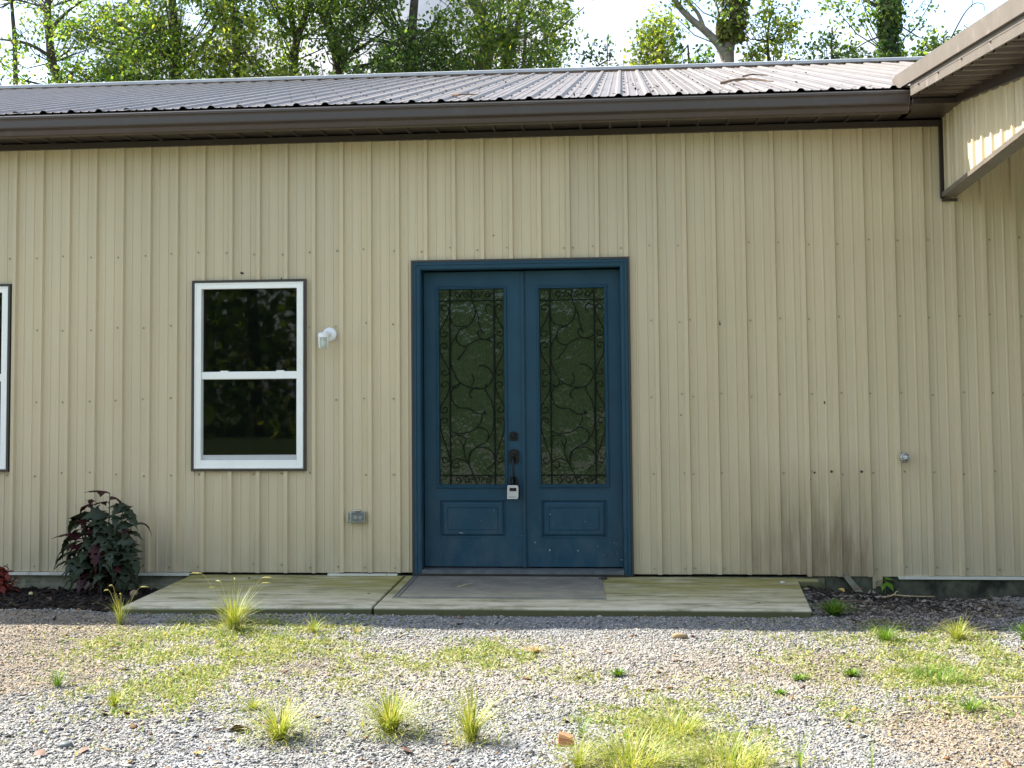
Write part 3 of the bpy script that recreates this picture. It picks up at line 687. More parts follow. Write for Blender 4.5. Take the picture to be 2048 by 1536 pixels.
gr = smooth([(4.116,DF-.012,.885),(4.114,DF-.050,.893),(4.113,DF-.068,.872),(4.115,DF-.074,.83),(4.118,DF-.074,.78),(4.120,DF-.066,.735),(4.121,DF-.040,.712),(4.121,DF-.008,.708)])
m.tube(gr, [.013-.004*math.sin(i/(len(gr)-1)*math.pi) for i in range(len(gr))], 10)
m.lathe((4.121, DF, .708), (0, -1, 0), [(0,.022),(.008,.020),(.012,.012)], 18)
m.build('handle', MATS['black_metal'], dL, smooth=False)

# ================================================================ things on the wall
T = thing('key_lock_box', (4.118, DF-.09, .58), 'small silver faced key lock box hanging from the black door handle', 'lock box')
m = MB(); m.box(4.074, 4.165, DF-.105, DF-.060, .578, .690); m.build('body', MATS['black_metal'], T, bevel=.008)
m = MB(); fp = [(4.068,.582),(4.152,.582),(4.158,.60),(4.158,.675),(4.150,.690),(4.076,.690),(4.070,.678)]
m.add([(x, DF-.114, z) for x, z in fp]+[(x, DF-.105, z) for x, z in fp], [tuple(range(7)), tuple(range(13, 6, -1))]+[(k, k+7, (k+1) % 7+7, (k+1) % 7) for k in range(7)])
m.build('face', MATS['silver_plastic'], T, bevel=.003)
m = MB(); m.box(4.088, 4.142, DF-.117, DF-.114, .644, .670); m.build('dial_window', MATS['black_metal'], T, bevel=.001)
m = MB(); m.box(4.080, 4.140, DF-.1148, DF-.114, .597, .6005); m.build('print_line', MATS['threshold_grey'], T)
m = MB(); m.tube(smooth([(4.099,DF-.082,.688),(4.097,DF-.084,.73),(4.104,DF-.090,.752),(4.120,DF-.094,.760),(4.136,DF-.090,.752),(4.143,DF-.084,.73),(4.141,DF-.082,.688)]), .0085, 8); m.build('shackle', MATS['black_metal'], T, smooth=True)

T = thing('wall_lamp', (2.644, -.01, 1.895), 'white wall lamp with clear glass jar right of the window', 'lamp')
m = MB(); m.lathe((2.644, -.004, 1.895), (0, -1, 0), [(0,.057),(.012,.057),(.020,.050),(.026,.038),(.030,0)], 32); m.build('base_plate', MATS['lamp_white'], T, smooth=False, bevel=.002)
m = MB(); m.tube([(2.642,-.03,1.897),(2.632,-.060,1.897),(2.620,-.105,1.895)], [.022,.022,.020], 14)
m.lathe((2.620, -.125, 1.868), (0, 0, 1), [(0,.043),(.030,.043),(.038,.036),(.040,0)], 28); m.build('hood', MATS['lamp_white'], T, smooth=False, bevel=.002)
m = MB(); m.lathe((2.620, -.125, 1.868), (0, 0, -1), [(0,.038),(.010,.040),(.075,.036),(.085,.030),(.088,.031),(.086,.033),(.075,.0395),(.010,.0425),(0,.041)], 28); m.build('jar', MATS['clear_glass'], T, smooth=True)
m = MB(); m.lathe((2.620, -.125, 1.868), (0, 0, -1), [(0,.013),(.020,.014),(.035,.021),(.052,.027),(.066,.025),(.078,.012),(.080,0)], 20); m.build('bulb', MATS['bulb_white'], T, smooth=True)

T = thing('outlet_box', (2.866, -.02, .40), 'clear covered grey electrical outlet box low on the wall left of the doors', 'outlet')
m = MB(); m.box(2.806, 2.934, -.030, -.004, .402, .482); m.build('back_box', MATS['steel'], T, bevel=.004)
m = MB(); m.box(2.822, 2.928, -.0345, -.030, .408, .474); m.build('face_plate', MATS['threshold_grey'], T, bevel=.002)
for x in (2.856, 2.894):                # the two round receptacles, each with slots
    m = MB(); m.lathe((x, -.0345, .438), (0, -1, 0), [(0,.0155),(.004,.015),(.005,.013),(.005,0)], 18); r_ = m.build('receptacle', MATS['silver_plastic'], T)
    m = MB(); m.box(x-.007, x-.004, -.0402, -.0394, .440, .448); m.box(x+.003, x+.006, -.0402, -.0394, .440, .448); m.box(x-.0025, x+.0025, -.0402, -.0394, .428, .433); m.build('slot', MATS['dark_trim'], r_)
m = MB(); m.frame(2.800, 2.936, .398, .484, .006, -.064, -.031); m.box(2.806, 2.930, -.064, -.061, .404, .478); m.build('cover', MATS['clear_glass'], T, bevel=.003)
m = MB(); m.box(2.835, 2.897, -.050, -.010, .488, .496); m.box(2.854, 2.878, -.045, -.012, .484, .488); m.build('hinge', MATS['steel'], T, bevel=.002)
m = MB(); m.box(2.850, 2.884, -.060, -.030, .394, .3978); m.build('latch', MATS['silver_plastic'], T, bevel=.001)
m = MB(); m.box(2.788, 2.800, -.045, -.008, .410, .470); m.build('side_lug', MATS['steel'], T, bevel=.003)

T = thing('wall_spigot', (7.125, -.02, .897), 'round openwork silver knob on the tan wall right of the brown stain', 'knob')
m = MB(); m.lathe((7.117, -.003, .900), (0, -1, 0), [(0,.030),(.008,.029),(.014,.018),(.028,.013),(.034,.013)], 20); m.build('collar', MATS['steel'], T, smooth=True)
m = MB(); c_ = Vector((7.126, -.062, .896))
for k in range(6):
    a = k*math.pi/6
    m.tube([c_+Vector((math.cos(t)*math.cos(a)*.036, math.sin(t)*.030, math.cos(t)*math.sin(a)*.036)) for t in np.linspace(0, 2*math.pi, 17)], .0048, 5, False)
for h in (-.014, 0, .014):
    r_ = math.sqrt(max(.030**2-h*h, 0))/.030*.036
    m.tube([c_+Vector((math.cos(t)*r_, h, math.sin(t)*r_)) for t in np.linspace(0, 2*math.pi, 19)], .0045, 5, False)
m.build('knob_cage', MATS['steel'], T, smooth=True)
m = MB(); m.lathe(c_+Vector((0,.026,0)), (0,-1,0), [(0,0),(.006,.018),(.026,.028),(.046,.018),(.052,0)], 16); m.build('knob_core', MATS['iron'], T, smooth=True)

# doormat
T = thing('doormat', (4.07, -.56, -.02), 'long worn dark grey doormat with ridged border before the blue doors', 'doormat')
q = [(3.322,-.075),(4.800,-.075),(4.852,-1.058),(3.342,-1.058)]
m = MB(); m.add([(x, y, -.0215) for x, y in q]+[(x, y, -.014) for x, y in q], [(0,1,2,3),(7,6,5,4),(0,4,5,1),(1,5,6,2),(2,6,7,3),(3,7,4,0)]); m.build('pad', MATS['mat_rubber'], T)
for off in (.012, .040):
    m = MB(); a, b = q[0][0]+off, q[3][0]+off
    m.tube([(a, -.08, -.013), (b, -1.05, -.013)], .0045, 5); m.build('border', MATS['threshold_grey'], T)
for off in (.010,):
    m = MB(); m.tube([(3.343, -1.058+off, -.013), (4.84, -1.058+off, -.013)], .0045, 5); m.build('border', MATS['threshold_grey'], T)
m = MB()
for (x, y, a) in ((4.80,-.10,.4),(4.83,-.15,1.1),(4.80,-.19,2.0)):
    m.box(x-.018, x+.018, y-.010, y+.010, -.0205, -.006)
m.build('torn_corner', MATS['dark_trim'], T, bevel=.002)

# ================================================================ trees behind the building
def quads(P, D, N, Lh, Wh, fold=.25):
    """pointed leaf quads: P centres, D length dir, N width dir -> verts, faces"""
    n = len(P); U = np.cross(D, N)
    V = np.stack([P-D*Lh[:, None], P+N*Wh[:, None]-U*(Wh*fold)[:, None], P+D*Lh[:, None], P-N*Wh[:, None]-U*(Wh*fold)[:, None]], 1).reshape(-1, 3)
    return V, np.arange(4*n).reshape(n, 4)
def unit(v): return v/np.maximum(np.linalg.norm(v, axis=-1, keepdims=True), 1e-9)
def leaf_cloud(lobes, size, rng, per=16, twig=.42, flat=.55):
    Ps = []; tw = []
    for (cx, cy, cz, rx, ry, rz, n) in lobes:
        m_ = max(1, n//per)
        d = unit(rng.normal(size=(m_, 3))); r = rng.random(m_)**.45
        c = np.array((cx, cy, cz))+d*r[:, None]*np.array((rx, ry, rz)); c = c[(vnoise(c[:, 0]+.3*c[:, 1], c[:, 2], 1.5, 3, 88) > .35)]; d = unit(c-np.array((cx, cy, cz))); m_ = len(c)
        t = unit(d*np.array((1, 1, .35))+rng.normal(size=(m_, 3))*.55)*twig*(.5+rng.random(m_)[:, None])
        tw.append((c, t))
        s = rng.random((m_, per, 1)); p = c[:, None]+t[:, None]*s+rng.normal(size=(m_, per, 3))*(.075+.05*s); p[..., 2] -= .22*s[..., 0]**2*twig
        Ps.append(p.reshape(-1, 3))
    P = np.concatenate(Ps); n = len(P)
    D = unit(rng.normal(size=(n, 3))+np.array((0, 0, -.55))); N = unit(np.cross(D, rng.normal(size=(n, 3))*(1-flat)+np.array((0, 0, 1))*flat+1e-3))
    L_ = size*(.65+.6*rng.random(n))*.5
    return quads(P, D, N, L_, L_*.62), tw
def tree(name, label, base, trunk, lobes, lmat, limbs=(), size=.102, bark='bark', seed=0, group='trees behind the building', ivy=None, per=16, twigs=True, twig=.42):
    rng = np.random.default_rng(100+seed)
    r_ = thing(name, base, label, 'tree', group)
    trunk = [(a, b, c, d*.8) for a, b, c, d in trunk]
    m = MB()
    def path(pts):
        q_ = smooth([p[:3] for p in pts], 4); rr_ = np.interp(np.linspace(0, len(pts)-1, len(q_)), range(len(pts)), [p[3] for p in pts])
        return q_, list(rr_)
    q_, rr_ = path([(base[0], base[1], base[2], trunk[0][3]*1.5)]+list(trunk)); m.tube(q_, rr_, 9)
    for lb in limbs: q_, rr_ = path(lb); m.tube(q_, rr_, 6)
    lobes = [(a, b, c, d, e, f, int(n*(1.38 if n > 240 else 1.4))) for a, b, c, d, e, f, n in lobes]
    (V, Fq), tw = leaf_cloud(lobes, size, rng, per, twig)
    tt = np.array([t[:3] for t in trunk])
    if twigs:
        for c_, t_ in tw:
            for k in range(len(c_)):
                e = c_[k]+t_[k]
                if k % 5 == 0:
                    j = np.argmin(np.linalg.norm(tt-c_[k]+np.array((0, 0, .5)), axis=1)); s = tt[j]
                    if np.linalg.norm(s-c_[k]) < 2.6:
                        mid = (s*.4+c_[k]*.6)+np.array((0, 0, -.15)); m.tube([s, mid, c_[k], e], [.018, .013, .008, .004], 4, False); continue
                m.tube([c_[k]-t_[k]*.35, c_[k], e], [.008, .007, .003], 3, False)
    m.build('trunk', MATS[bark], r_, smooth=True)
    o = np.array(base); me_ = np_mesh('crown', V-o, Fq); c_o = link('crown', me_, MATS[lmat], r_)
    if ivy:
        pts, rad, n, im = ivy
        P = []; pts = np.array(pts); seg = rng.integers(0, len(pts)-1, n); t = rng.random(n)[:, None]
        c_ = pts[seg]*(1-t)+pts[seg+1]*t; a = rng.random(n)*2*np.pi; bulge = .65+.7*vnoise(c_[:, 2]*1.3, a/2, 1.6, 3, seed)
        rr2 = rad*bulge*(.55+.6*rng.random(n)); od = np.stack([np.cos(a), np.sin(a), 0*a], -1)
        P = c_+od*rr2[:, None]; D = unit(od*.5+rng.normal(size=(n, 3))*.45+np.array((0, 0, -.8))); N = unit(np.cross(D, od+rng.normal(size=(n, 3))*.4))
        L_ = .05*(.6+.7*rng.random(n)); V, Fq = quads(P, D, N, L_, L_*.75)
        link('ivy', np_mesh('ivy', V-o, Fq), MATS[im], r_)
    return r_
GB = -.1
tree('leafy_tree', 'leafy tree with a bent dark trunk at the far left above the roof', (-6.7,16,GB),
     [(-6.85,16,4,.17),(-6.98,16,7.2,.14),(-7.08,16,7.9,.13),(-7.30,16,8.5,.12),(-7.36,16,9.0,.11),(-7.42,16,9.7,.10),(-7.3,16,11.5,.06)],
     [(-7.6,15.6,8.4,.9,1.2,.6,700),(-6.5,15.7,9.3,1.0,1.2,.5,800),(-6.2,16.2,7.9,1.2,1.2,.5,900),(-7.6,16.2,11.2,2.2,1.8,1.2,2200),(-7.9,15.8,7.5,1.0,1.2,.5,700),(-6.0,16,8.7,.6,1,.35,300)],
     'tree_leaf', limbs=[[(-7.3,16,8.6,.05),(-7.8,15.9,8.9,.035),(-8.4,15.8,9.0,.02)],[(-7.38,16,9.2,.05),(-6.9,15.9,9.6,.03),(-6.2,15.8,10.0,.02)]], seed=1)
tree('slender_tree', 'thin bare stemmed tree at the left edge above the roof', (-8.45,17,GB),
     [(-8.5,17,5,.09),(-8.62,17,8.0,.075),(-8.66,17,9.2,.065),(-8.75,17,10.2,.05),(-8.9,17,12,.03)],
     [(-8.9,16.6,7.9,.9,1,.45,600),(-8.2,17.0,8.3,.5,.6,.35,200),(-9.1,17,11,1.6,1.4,1.0,1000)], 'tree_leaf', seed=2)
tree('broad_tree', 'broad bushy yellow green tree next right of the bent dark trunk', (-4.6,15.6,GB),
     [(-4.6,15.6,4,.20),(-4.5,15.6,7,.16),(-4.4,15.6,8.5,.13),(-4.5,15.6,10,.10),(-4.5,15.6,12,.06)],
     [(-5.2,15.0,8.5,1.3,1.3,.9,2700),(-3.9,15.1,9.2,1.2,1.3,.8,2500),(-4.6,15.2,10.6,2.2,1.8,1.0,2700),(-4.2,15.2,7.7,1.5,1.4,.5,1700),(-5.9,15.3,8.0,.7,1,.5,700)],
     'tree_leaf', limbs=[[(-4.4,15.6,8,.07),(-3.7,15.5,8.7,.045),(-3.2,15.4,9.6,.03)]], seed=3)
tree('pale_leaf_tree', 'sparse tree with pale yellow leaves and slanting thin limbs right of the broad bushy tree', (-2.7,15.2,GB),
     [(-2.8,15.2,4,.12),(-2.9,15.2,7,.10),(-2.95,15.2,8.3,.09),(-3.0,15.2,9.4,.08),(-3.1,15.2,11.5,.04)],
     [(-2.9,14.9,8.6,.75,.9,.8,1050),(-2.5,14.9,7.7,.8,.9,.4,600),(-3.1,15.1,10.6,1.3,1.1,.9,900),(-3.3,14.9,8.1,.5,.8,.5,420)],
     'tree_leaf_light', limbs=[[(-2.3,15.2,7.4,.035),(-2.55,15.2,8.0,.03),(-3.0,15.2,8.7,.02)],[(-3.0,15.2,8.9,.045),(-3.4,15.2,9.4,.035),(-3.75,15.2,10.0,.02)],[(-2.9,15.2,9.2,.035),(-3.25,15.2,9.7,.025),(-3.5,15.2,10.3,.015)]], seed=4)
tree('forked_tree', 'dark trunked tree with a narrow fork, left of the thick leaning trunk', (-1.75,16.2,GB),
     [(-1.9,16.2,4,.17),(-2.02,16.2,7.4,.14),(-2.0,16.2,8.4,.12),(-1.93,16.2,8.9,.11),(-1.72,16.2,9.5,.08),(-1.5,16.2,10.5,.05)],
     [(-2.0,15.8,9.4,.9,1.1,.45,850),(-1.2,15.8,9.4,.9,1.1,.5,700),(-2.1,15.9,7.9,.9,1.1,.4,750),(-1.6,16,11,1.9,1.5,1.1,2000),(-2.3,15.8,8.6,.45,.8,.5,350)],
     'tree_leaf', limbs=[[(-1.95,16.2,8.8,.07),(-2.05,16.2,9.3,.055),(-2.03,16.2,10.1,.035)]], seed=5)
tree('leaning_tree', 'tree with a thick dark trunk leaning left, right of the narrow fork', (-1.0,16.5,GB),
     [(-1.05,16.5,4,.21),(-1.22,16.5,7.6,.17),(-1.10,16.5,8.3,.16),(-1.22,16.5,9.0,.15),(-1.42,16.5,9.7,.13),(-1.5,16.5,11.5,.08)],
     [(-.5,15.9,9.5,1.0,1.2,.45,900),(.1,16.0,8.7,1.1,1.3,.55,1300),(-.6,16.1,7.9,1.1,1.2,.4,900),(-.2,16.2,11,2.1,1.6,1.1,2300),(-1.1,16.0,8.6,.4,.5,.4,250)],
     'tree_leaf_dark', limbs=[[(-1.15,16.5,8.4,.06),(-.6,16.4,8.7,.04),(0,16.2,9.0,.02)]], seed=6)
tree('dense_tree', 'dense dark green tree just left of the two grey trunks', (.7,15.9,GB),
     [(.7,15.9,4,.18),(.65,15.9,7.2,.15),(.6,15.9,8.6,.13),(.7,15.9,10,.1),(.7,15.9,12,.05)],
     [(.5,15.3,8.5,1.1,1.2,.75,2100),(.9,15.4,9.5,1.0,1.2,.45,900),(.6,15.6,10.9,2.0,1.6,1.1,2300),(.2,15.4,7.7,1.3,1.3,.4,1300),(1.4,15.4,7.9,.7,1,.5,700),(-.55,15.5,8.7,.7,.9,.55,520),(.1,15.4,9.4,.8,1,.4,600)],
     'tree_leaf_dark', seed=7)
tree('big_tree', 'tallest crowned tree with grey trunks beside the open sky', (2.0,16.3,GB),
     [(2.0,16.3,4,.30),(2.02,16.3,7.6,.25),(2.18,16.3,8.7,.20),(2.05,16.3,9.3,.18),(1.75,16.3,10.0,.15),(1.5,16.3,12,.08)],
     [(2.0,15.6,8.6,1.0,1.0,.6,1500),(3.1,15.7,8.6,.85,1.1,.85,1700),(2.6,15.8,9.6,1.0,1.2,.45,1000),(2.3,16.1,11,2.1,1.6,1.1,2500),(2.5,15.7,7.8,1.2,1.2,.4,1200),(3.6,15.8,9.4,.42,.8,.5,330),(3.55,15.8,8.0,.5,.8,.4,330)],
     'tree_leaf', limbs=[[(2.55,16.3,5,.16),(2.5,16.3,7.7,.13),(2.75,16.2,8.7,.08),(3.0,16.1,9.6,.05)],[(2.8,16.3,7.0,.05),(2.95,16.2,8.2,.045),(3.0,16.2,9.0,.03)],
      [(3.2,16,8.5,.03),(3.8,15.9,8.9,.018),(4.25,15.9,9.27,.010)]], bark='pale_bark', seed=8)
tree('sprig_tree', 'single leafy sprig of a tree top just over the ridge in the open sky', (4.8,15,GB),
     [(4.8,15,4,.05),(4.75,15,7.0,.03),(4.72,15,7.9,.012),(4.74,15,8.35,.006)], [(4.74,15,8.15,.12,.12,.22,40),(4.42,15,7.95,.14,.12,.12,40),(4.7,15,6.8,.6,.6,.5,300)], 'tree_leaf_dark', seed=9, per=8, twig=.2)
tree('bright_bush_tree', 'small bright yellow green tree left of the bare forked limb', (5.75,14.2,GB),
     [(5.75,14.2,4,.07),(5.75,14.2,7,.05),(5.72,14.2,8.2,.02)], [(5.70,14,7.9,.36,.4,.55,640),(5.55,14,7.5,.5,.5,.3,420),(5.75,14,8.35,.20,.25,.28,110),(5.7,14,6.6,.8,.8,.7,700)], 'tree_leaf_light', seed=10, twig=.25)
tree('dark_bush_tree', 'small dark leaved tree between the bright bush and the forked trunk', (6.35,14.4,GB),
     [(6.35,14.4,4,.07),(6.33,14.4,7,.05),(6.3,14.4,8.0,.02)], [(6.22,14.4,7.6,.20,.25,.38,300),(6.55,14.4,7.65,.16,.22,.30,190),(6.4,14.4,6.6,.6,.6,.6,500),(6.15,14.3,8.1,.22,.2,.15,60)], 'tree_leaf_dark', seed=11, twig=.2)
fk = (7.12, 15.2)
tree('forked_limb_tree', 'pale forked tree, one limb nearly bare, the other wrapped in yellow ivy', (7.15,15.2,GB),
     [(7.14,15.2,4,.19),(7.13,15.2,7.7,.16),(7.15,15.2,8.1,.15),(7.24,15.2,8.6,.12),(7.32,15.2,9.2,.12),(7.42,15.2,10.0,.11),(7.6,15.2,12,.06)],
     [(6.5,15.1,9.05,.45,.3,.25,90),(6.1,15.1,9.1,.25,.3,.35,90),(7.0,15.1,8.65,.2,.3,.2,60),(7.5,15.2,11.3,1.4,1.3,.8,1200),(6.2,15.2,10.5,.8,.8,.5,500)], 'tree_leaf',
     limbs=[[(7.12,15.2,7.85,.11),(6.95,15.2,8.2,.085),(6.68,15.2,8.5,.075),(6.40,15.2,8.75,.065),(6.15,15.2,9.05,.055),(6.03,15.2,9.4,.045),(5.95,15.2,10.3,.03)],
            [(6.68,15.2,8.5,.045),(6.55,15.2,8.85,.038),(6.35,15.2,9.1,.032),(6.3,15.2,9.25,.03),(6.38,15.2,9.5,.02)],
            [(7.13,15.2,7.8,.045),(7.05,15.2,8.2,.035),(6.92,15.2,8.45,.03),(6.96,15.2,8.9,.022),(6.82,15.2,9.25,.016),(6.83,15.2,9.6,.01)],
            [(6.90,15.2,9.0,.014),(7.02,15.2,9.25,.010),(7.12,15.2,9.5,.006)]],
     bark='pale_bark', seed=12, ivy=([(7.20,15.2,8.25),(7.24,15.2,8.6),(7.32,15.2,9.2),(7.42,15.2,10.0),(7.5,15.2,11)], .25, 2600, 'ivy_leaf'), twig=.3)
tree('airy_tree', 'airy tree of separate sprays right of the ivied fork', (8.1,15.0,GB),
     [(8.0,15,4,.08),(7.95,15,7,.06),(7.9,15,8.2,.03),(8.0,15,8.9,.015)], [(7.75,14.9,8.3,.5,.4,.55,330),(8.15,14.9,8.65,.45,.4,.35,150),(7.95,14.9,7.75,.5,.4,.25,420),(8.4,14.9,8.3,.35,.35,.3,90),(7.9,15,6.8,.9,.9,.6,700)], 'tree_leaf_light', seed=13, per=10, twig=.3)
tree('sapling_tree', 'row of thin sapling tops rising over the ridge left of the dark ivied trunk', (9.3,15,GB),
     [(9.1,15,4,.06),(9.12,15,7,.04),(9.15,15,8.4,.015)], [(9.12,15,8.1,.18,.2,.35,110),(8.75,15,7.95,.18,.2,.25,80),(9.5,15,7.85,.28,.25,.28,150),(9.75,15,7.75,.3,.25,.18,100),(9.3,15,6.8,.9,.8,.6,600)], 'tree_leaf_dark', seed=14, per=8, twig=.22)
tree('ivied_tree', 'straight trunk thickly wrapped in dark ivy near the porch rake', (10.35,15.6,GB),
     [(10.35,15.6,4,.22),(10.36,15.6,8,.18),(10.40,15.6,9.3,.17),(10.44,15.6,10.5,.15),(10.5,15.6,12,.08)],
     [(9.6,15.5,9.1,.5,.3,.25,150),(9.75,15.5,8.75,.35,.3,.2,90),(11.0,15.5,9.2,.35,.3,.4,110),(10.8,15.5,8.5,.25,.3,.3,70),(10.4,15.6,11.5,1.6,1.4,.8,1500)], 'tree_leaf',
     limbs=[[(10.3,15.6,8.9,.05),(10.05,15.6,9.05,.04),(9.85,15.6,9.2,.03),(9.95,15.6,9.45,.02)],[(10.3,15.6,8.4,.02),(9.9,15.6,8.25,.014),(9.55,15.6,8.0,.008)],[(10.4,15.6,8.7,.02),(10.7,15.6,8.5,.014),(11.0,15.6,8.3,.008)]],
     seed=15, ivy=([(10.36,15.6,7.4),(10.36,15.6,8),(10.40,15.6,9.3),(10.44,15.6,10.5),(10.5,15.6,11.2)], .26, 4200, 'tree_leaf_dark'), twig=.3)
tree('rounded_bush_tree', 'rounded tree top with a bare hooked twig beside the porch rake', (11.4,15.2,GB),
     [(11.3,15.2,4,.07),(11.3,15.2,7,.05),(11.35,15.2,8.2,.02)], [(11.4,15.1,8.05,.32,.35,.42,360),(11.05,15.1,7.8,.35,.35,.28,300),(10.7,15.1,7.6,.3,.3,.2,120),(11.3,15.1,6.8,.9,.8,.6,700)], 'tree_leaf',
     limbs=[[(11.5,15.2,8.2,.014),(11.75,15.2,8.65,.012),(11.95,15.2,8.85,.010),(12.12,15.2,8.83,.008),(12.15,15.2,8.68,.005)],[(11.9,15.2,8.78,.008),(11.94,15.2,9.02,.004)]], seed=16, twig=.25)
# woods beyond (below the ridge line) and the wood in front of the house, which the panes reflect
rng = np.random.default_rng(77)
def wood(name, label, x0, x1, y0, y1, z0, z1, n, size, ntr, lm='tree_leaf_dark', top=3.):
    P = np.stack([rng.uniform(x0, x1, n), rng.uniform(y0, y1, n), rng.random(n)], -1)
    hi = z1-top*(1-vnoise(P[:, 0], P[:, 1], .22, 3, 31)*1.2); P[:, 2] = z0+(hi-z0)*P[:, 2]**.8
    keep = vnoise(P[:, 0]+P[:, 2]*.6, P[:, 1]+P[:, 2], .55, 3, 40) > .45; P = P[keep]; n = len(P)
    D = unit(rng.normal(size=(n, 3))+np.array((0, 0, -.5))); N = unit(np.cross(D, rng.normal(size=(n, 3))+np.array((0, 0, .8))))
    L_ = size*(.6+.8*rng.random(n)); V, Fq = quads(P, D, N, L_, L_*.6)
    o = link(name, np_mesh(name, V, Fq), MATS[lm]); tag(o, label, 'trees', None, 'stuff')
    m = MB()
    for k in range(ntr):
        x = rng.uniform(x0, x1); y = rng.uniform(y0, y1); l = rng.normal(0, .4)
        m.tube([(x, y, -.3), (x+l*.5, y, z1*.4), (x+l, y, z1*.8)], [.22, .17, .07], 7)
    m.build('trunks', MATS['bark'], o, kind='stuff')
wood('woods', 'dark green woods far behind the house', -32, 36, 24, 34, -.2, 8.3, 26000, .16, 30)
wood('front_woods', 'dark woods facing the house, mirrored in the glass', -34, 38, -36, -25, -.2, 8.5, 60000, .20, 44, 'tree_leaf', 4.)

# ================================================================ plants in the mulch bed
HALF = [(0,0),(-.08,.07),(-.20,.24),(-.04,.13),(.06,.16),(.26,.52),(.29,.34),(.36,.30),(.28,.11),(.40,.08),(.54,.20),(.58,.12),(.72,.15),(.78,.07),(1.08,0)]
OVAL = [(0,0),(.05,.10),(.15,.20),(.30,.27),(.45,.27),(.6,.22),(.75,.14),(.9,.05),(1,0)]
def leaf_mesh(name, half, bend, fold, mat_, thick=.0):
    n = len(half); V = []; Fs = []
    def bent(x, y, s):
        a = bend*max(x, 0)*.5; r_ = Vector((x*math.cos(a), y*s, -abs(y)*fold-x*math.sin(a)*(.6+.4*x)))
        r_.z += .03*math.sin(9*x+3*s)*abs(y)*2
        return r_
    for i in range(n): V.append(bent(i/(n-1), 0, 1))
    for s in (1, -1):
        b = len(V)
        for (x, y) in half: V.append(bent(x, y, s))
        for i in range(n-1):
            q_ = (i, b+i, b+i+1, i+1) if s > 0 else (i+1, b+i+1, b+i, i)
            q_ = tuple(dict.fromkeys(q_)); Fs.append(q_)
    me_ = bpy.data.meshes.new(name); me_.from_pydata(V, [], Fs); me_.update(); me_.materials.append(MATS[mat_]); me_.polygons.foreach_set('use_smooth', [True]*len(me_.polygons)); return me_
def put_leaf(name, me_, parent, p, az, pitch, roll, s):
    o = bpy.data.objects.new(name, me_); COL.objects.link(o); o.parent = parent
    o.location = Vector(p)-org(parent); o.rotation_euler = (roll, -pitch, az); o.scale = (s, s, s); return o
rp_ = random.Random(21)
T = thing('hibiscus_plant', (.862, -.20, -.145), 'bushy plant with lobed dark green and maroon leaves in the mulch', 'plant')
LG = [leaf_mesh('leaf', HALF, b, f, 'hibiscus_green') for b, f in ((1.0,.3),(1.5,.35),(2.0,.25))]
LR = [leaf_mesh('leaf', HALF, b, f, 'hibiscus_red') for b, f in ((.5,.35),(1.1,.4))]
m = MB(); leaves = []
for si, (dx, dy, h) in enumerate(((.08,-.05,.80),(-.10,-.06,.74),(-.24,-.02,.58),(.22,-.04,.70),(.32,-.08,.54),(.0,-.16,.52),(.16,-.20,.42),(-.14,-.18,.40),(.30,-.16,.38))):
    b = Vector((.862+dx*.18, -.20+dy*.2, -.15)); tip = Vector((.862+dx*.78, -.20+dy*.8, -.145+h))
    st = smooth([b, b.lerp(tip, .5)+Vector((dx*.10, dy*.1, 0)), tip], 5); m.tube(st, [.009-.006*i/(len(st)-1) for i in range(len(st))], 6)
    nl = int(6+h*12); az = rp_.uniform(0, 6.3)
    for k in range(nl):
        t = .30+.68*k/(nl-1); i = min(int(t*(len(st)-1)), len(st)-2); p = st[i].lerp(st[i+1], t*(len(st)-1)-i); az += 2.4+rp_.uniform(-.4, .4)
        if math.sin(az) > .55: az += 1.5
        top = t > .88
        pl = (.035 if top else rp_.uniform(.05, .10)); d = Vector((math.cos(az), math.sin(az), .5 if not top else 1.1)).normalized(); e = p+d*pl
        m.tube([p, p+d*pl*.5+Vector((0, 0, .006)), e], [.0028, .0024, .002], 4, False)
        s = (rp_.uniform(.12, .17) if top else rp_.uniform(.17, .25)*(1.06-.25*abs(t-.6)))
        red = top and rp_.random() < .6 or rp_.random() < .22
        leaves.append((rp_.choice(LR if red else LG), e, az+rp_.uniform(-.3, .3), (rp_.uniform(-.1, .6) if top else rp_.uniform(-.7, .25)), rp_.uniform(-.35, .35), s))
m.build('stem', MATS['stem_brown'], T, smooth=True)
for a in leaves: put_leaf('leaf', a[0], T, *a[1:])
T = thing('coleus_plant', (.07, -.30, -.15), 'low dark red leafed plant at the left end of the mulch bed', 'plant')
LC = [leaf_mesh('leaf', OVAL, b, f, 'coleus_red') for b, f in ((.5,.35),(1.0,.3))]
m = MB(); leaves = []
for k in range(11):
    a = k*2.4; r_ = .02+.011*k; tip = Vector((.07+math.cos(a)*r_, -.30+math.sin(a)*r_, -.145+.235-.012*k)); b = Vector((.07+math.cos(a)*r_*.3, -.30+math.sin(a)*r_*.3, -.15))
    m.tube([b, b.lerp(tip, .5), tip], [.005, .004, .003], 5)
    for j in range(9):
        t = .35+.65*j/8; p = b.lerp(tip, t); az = j*2.4+k
        leaves.append((rp_.choice(LC), p, az, rp_.uniform(-.5, .45), rp_.uniform(-.3, .3), rp_.uniform(.06, .095)))
m.build('stem', MATS['stem_brown'], T, smooth=True)
for a in leaves: put_leaf('leaf', a[0], T, *a[1:])
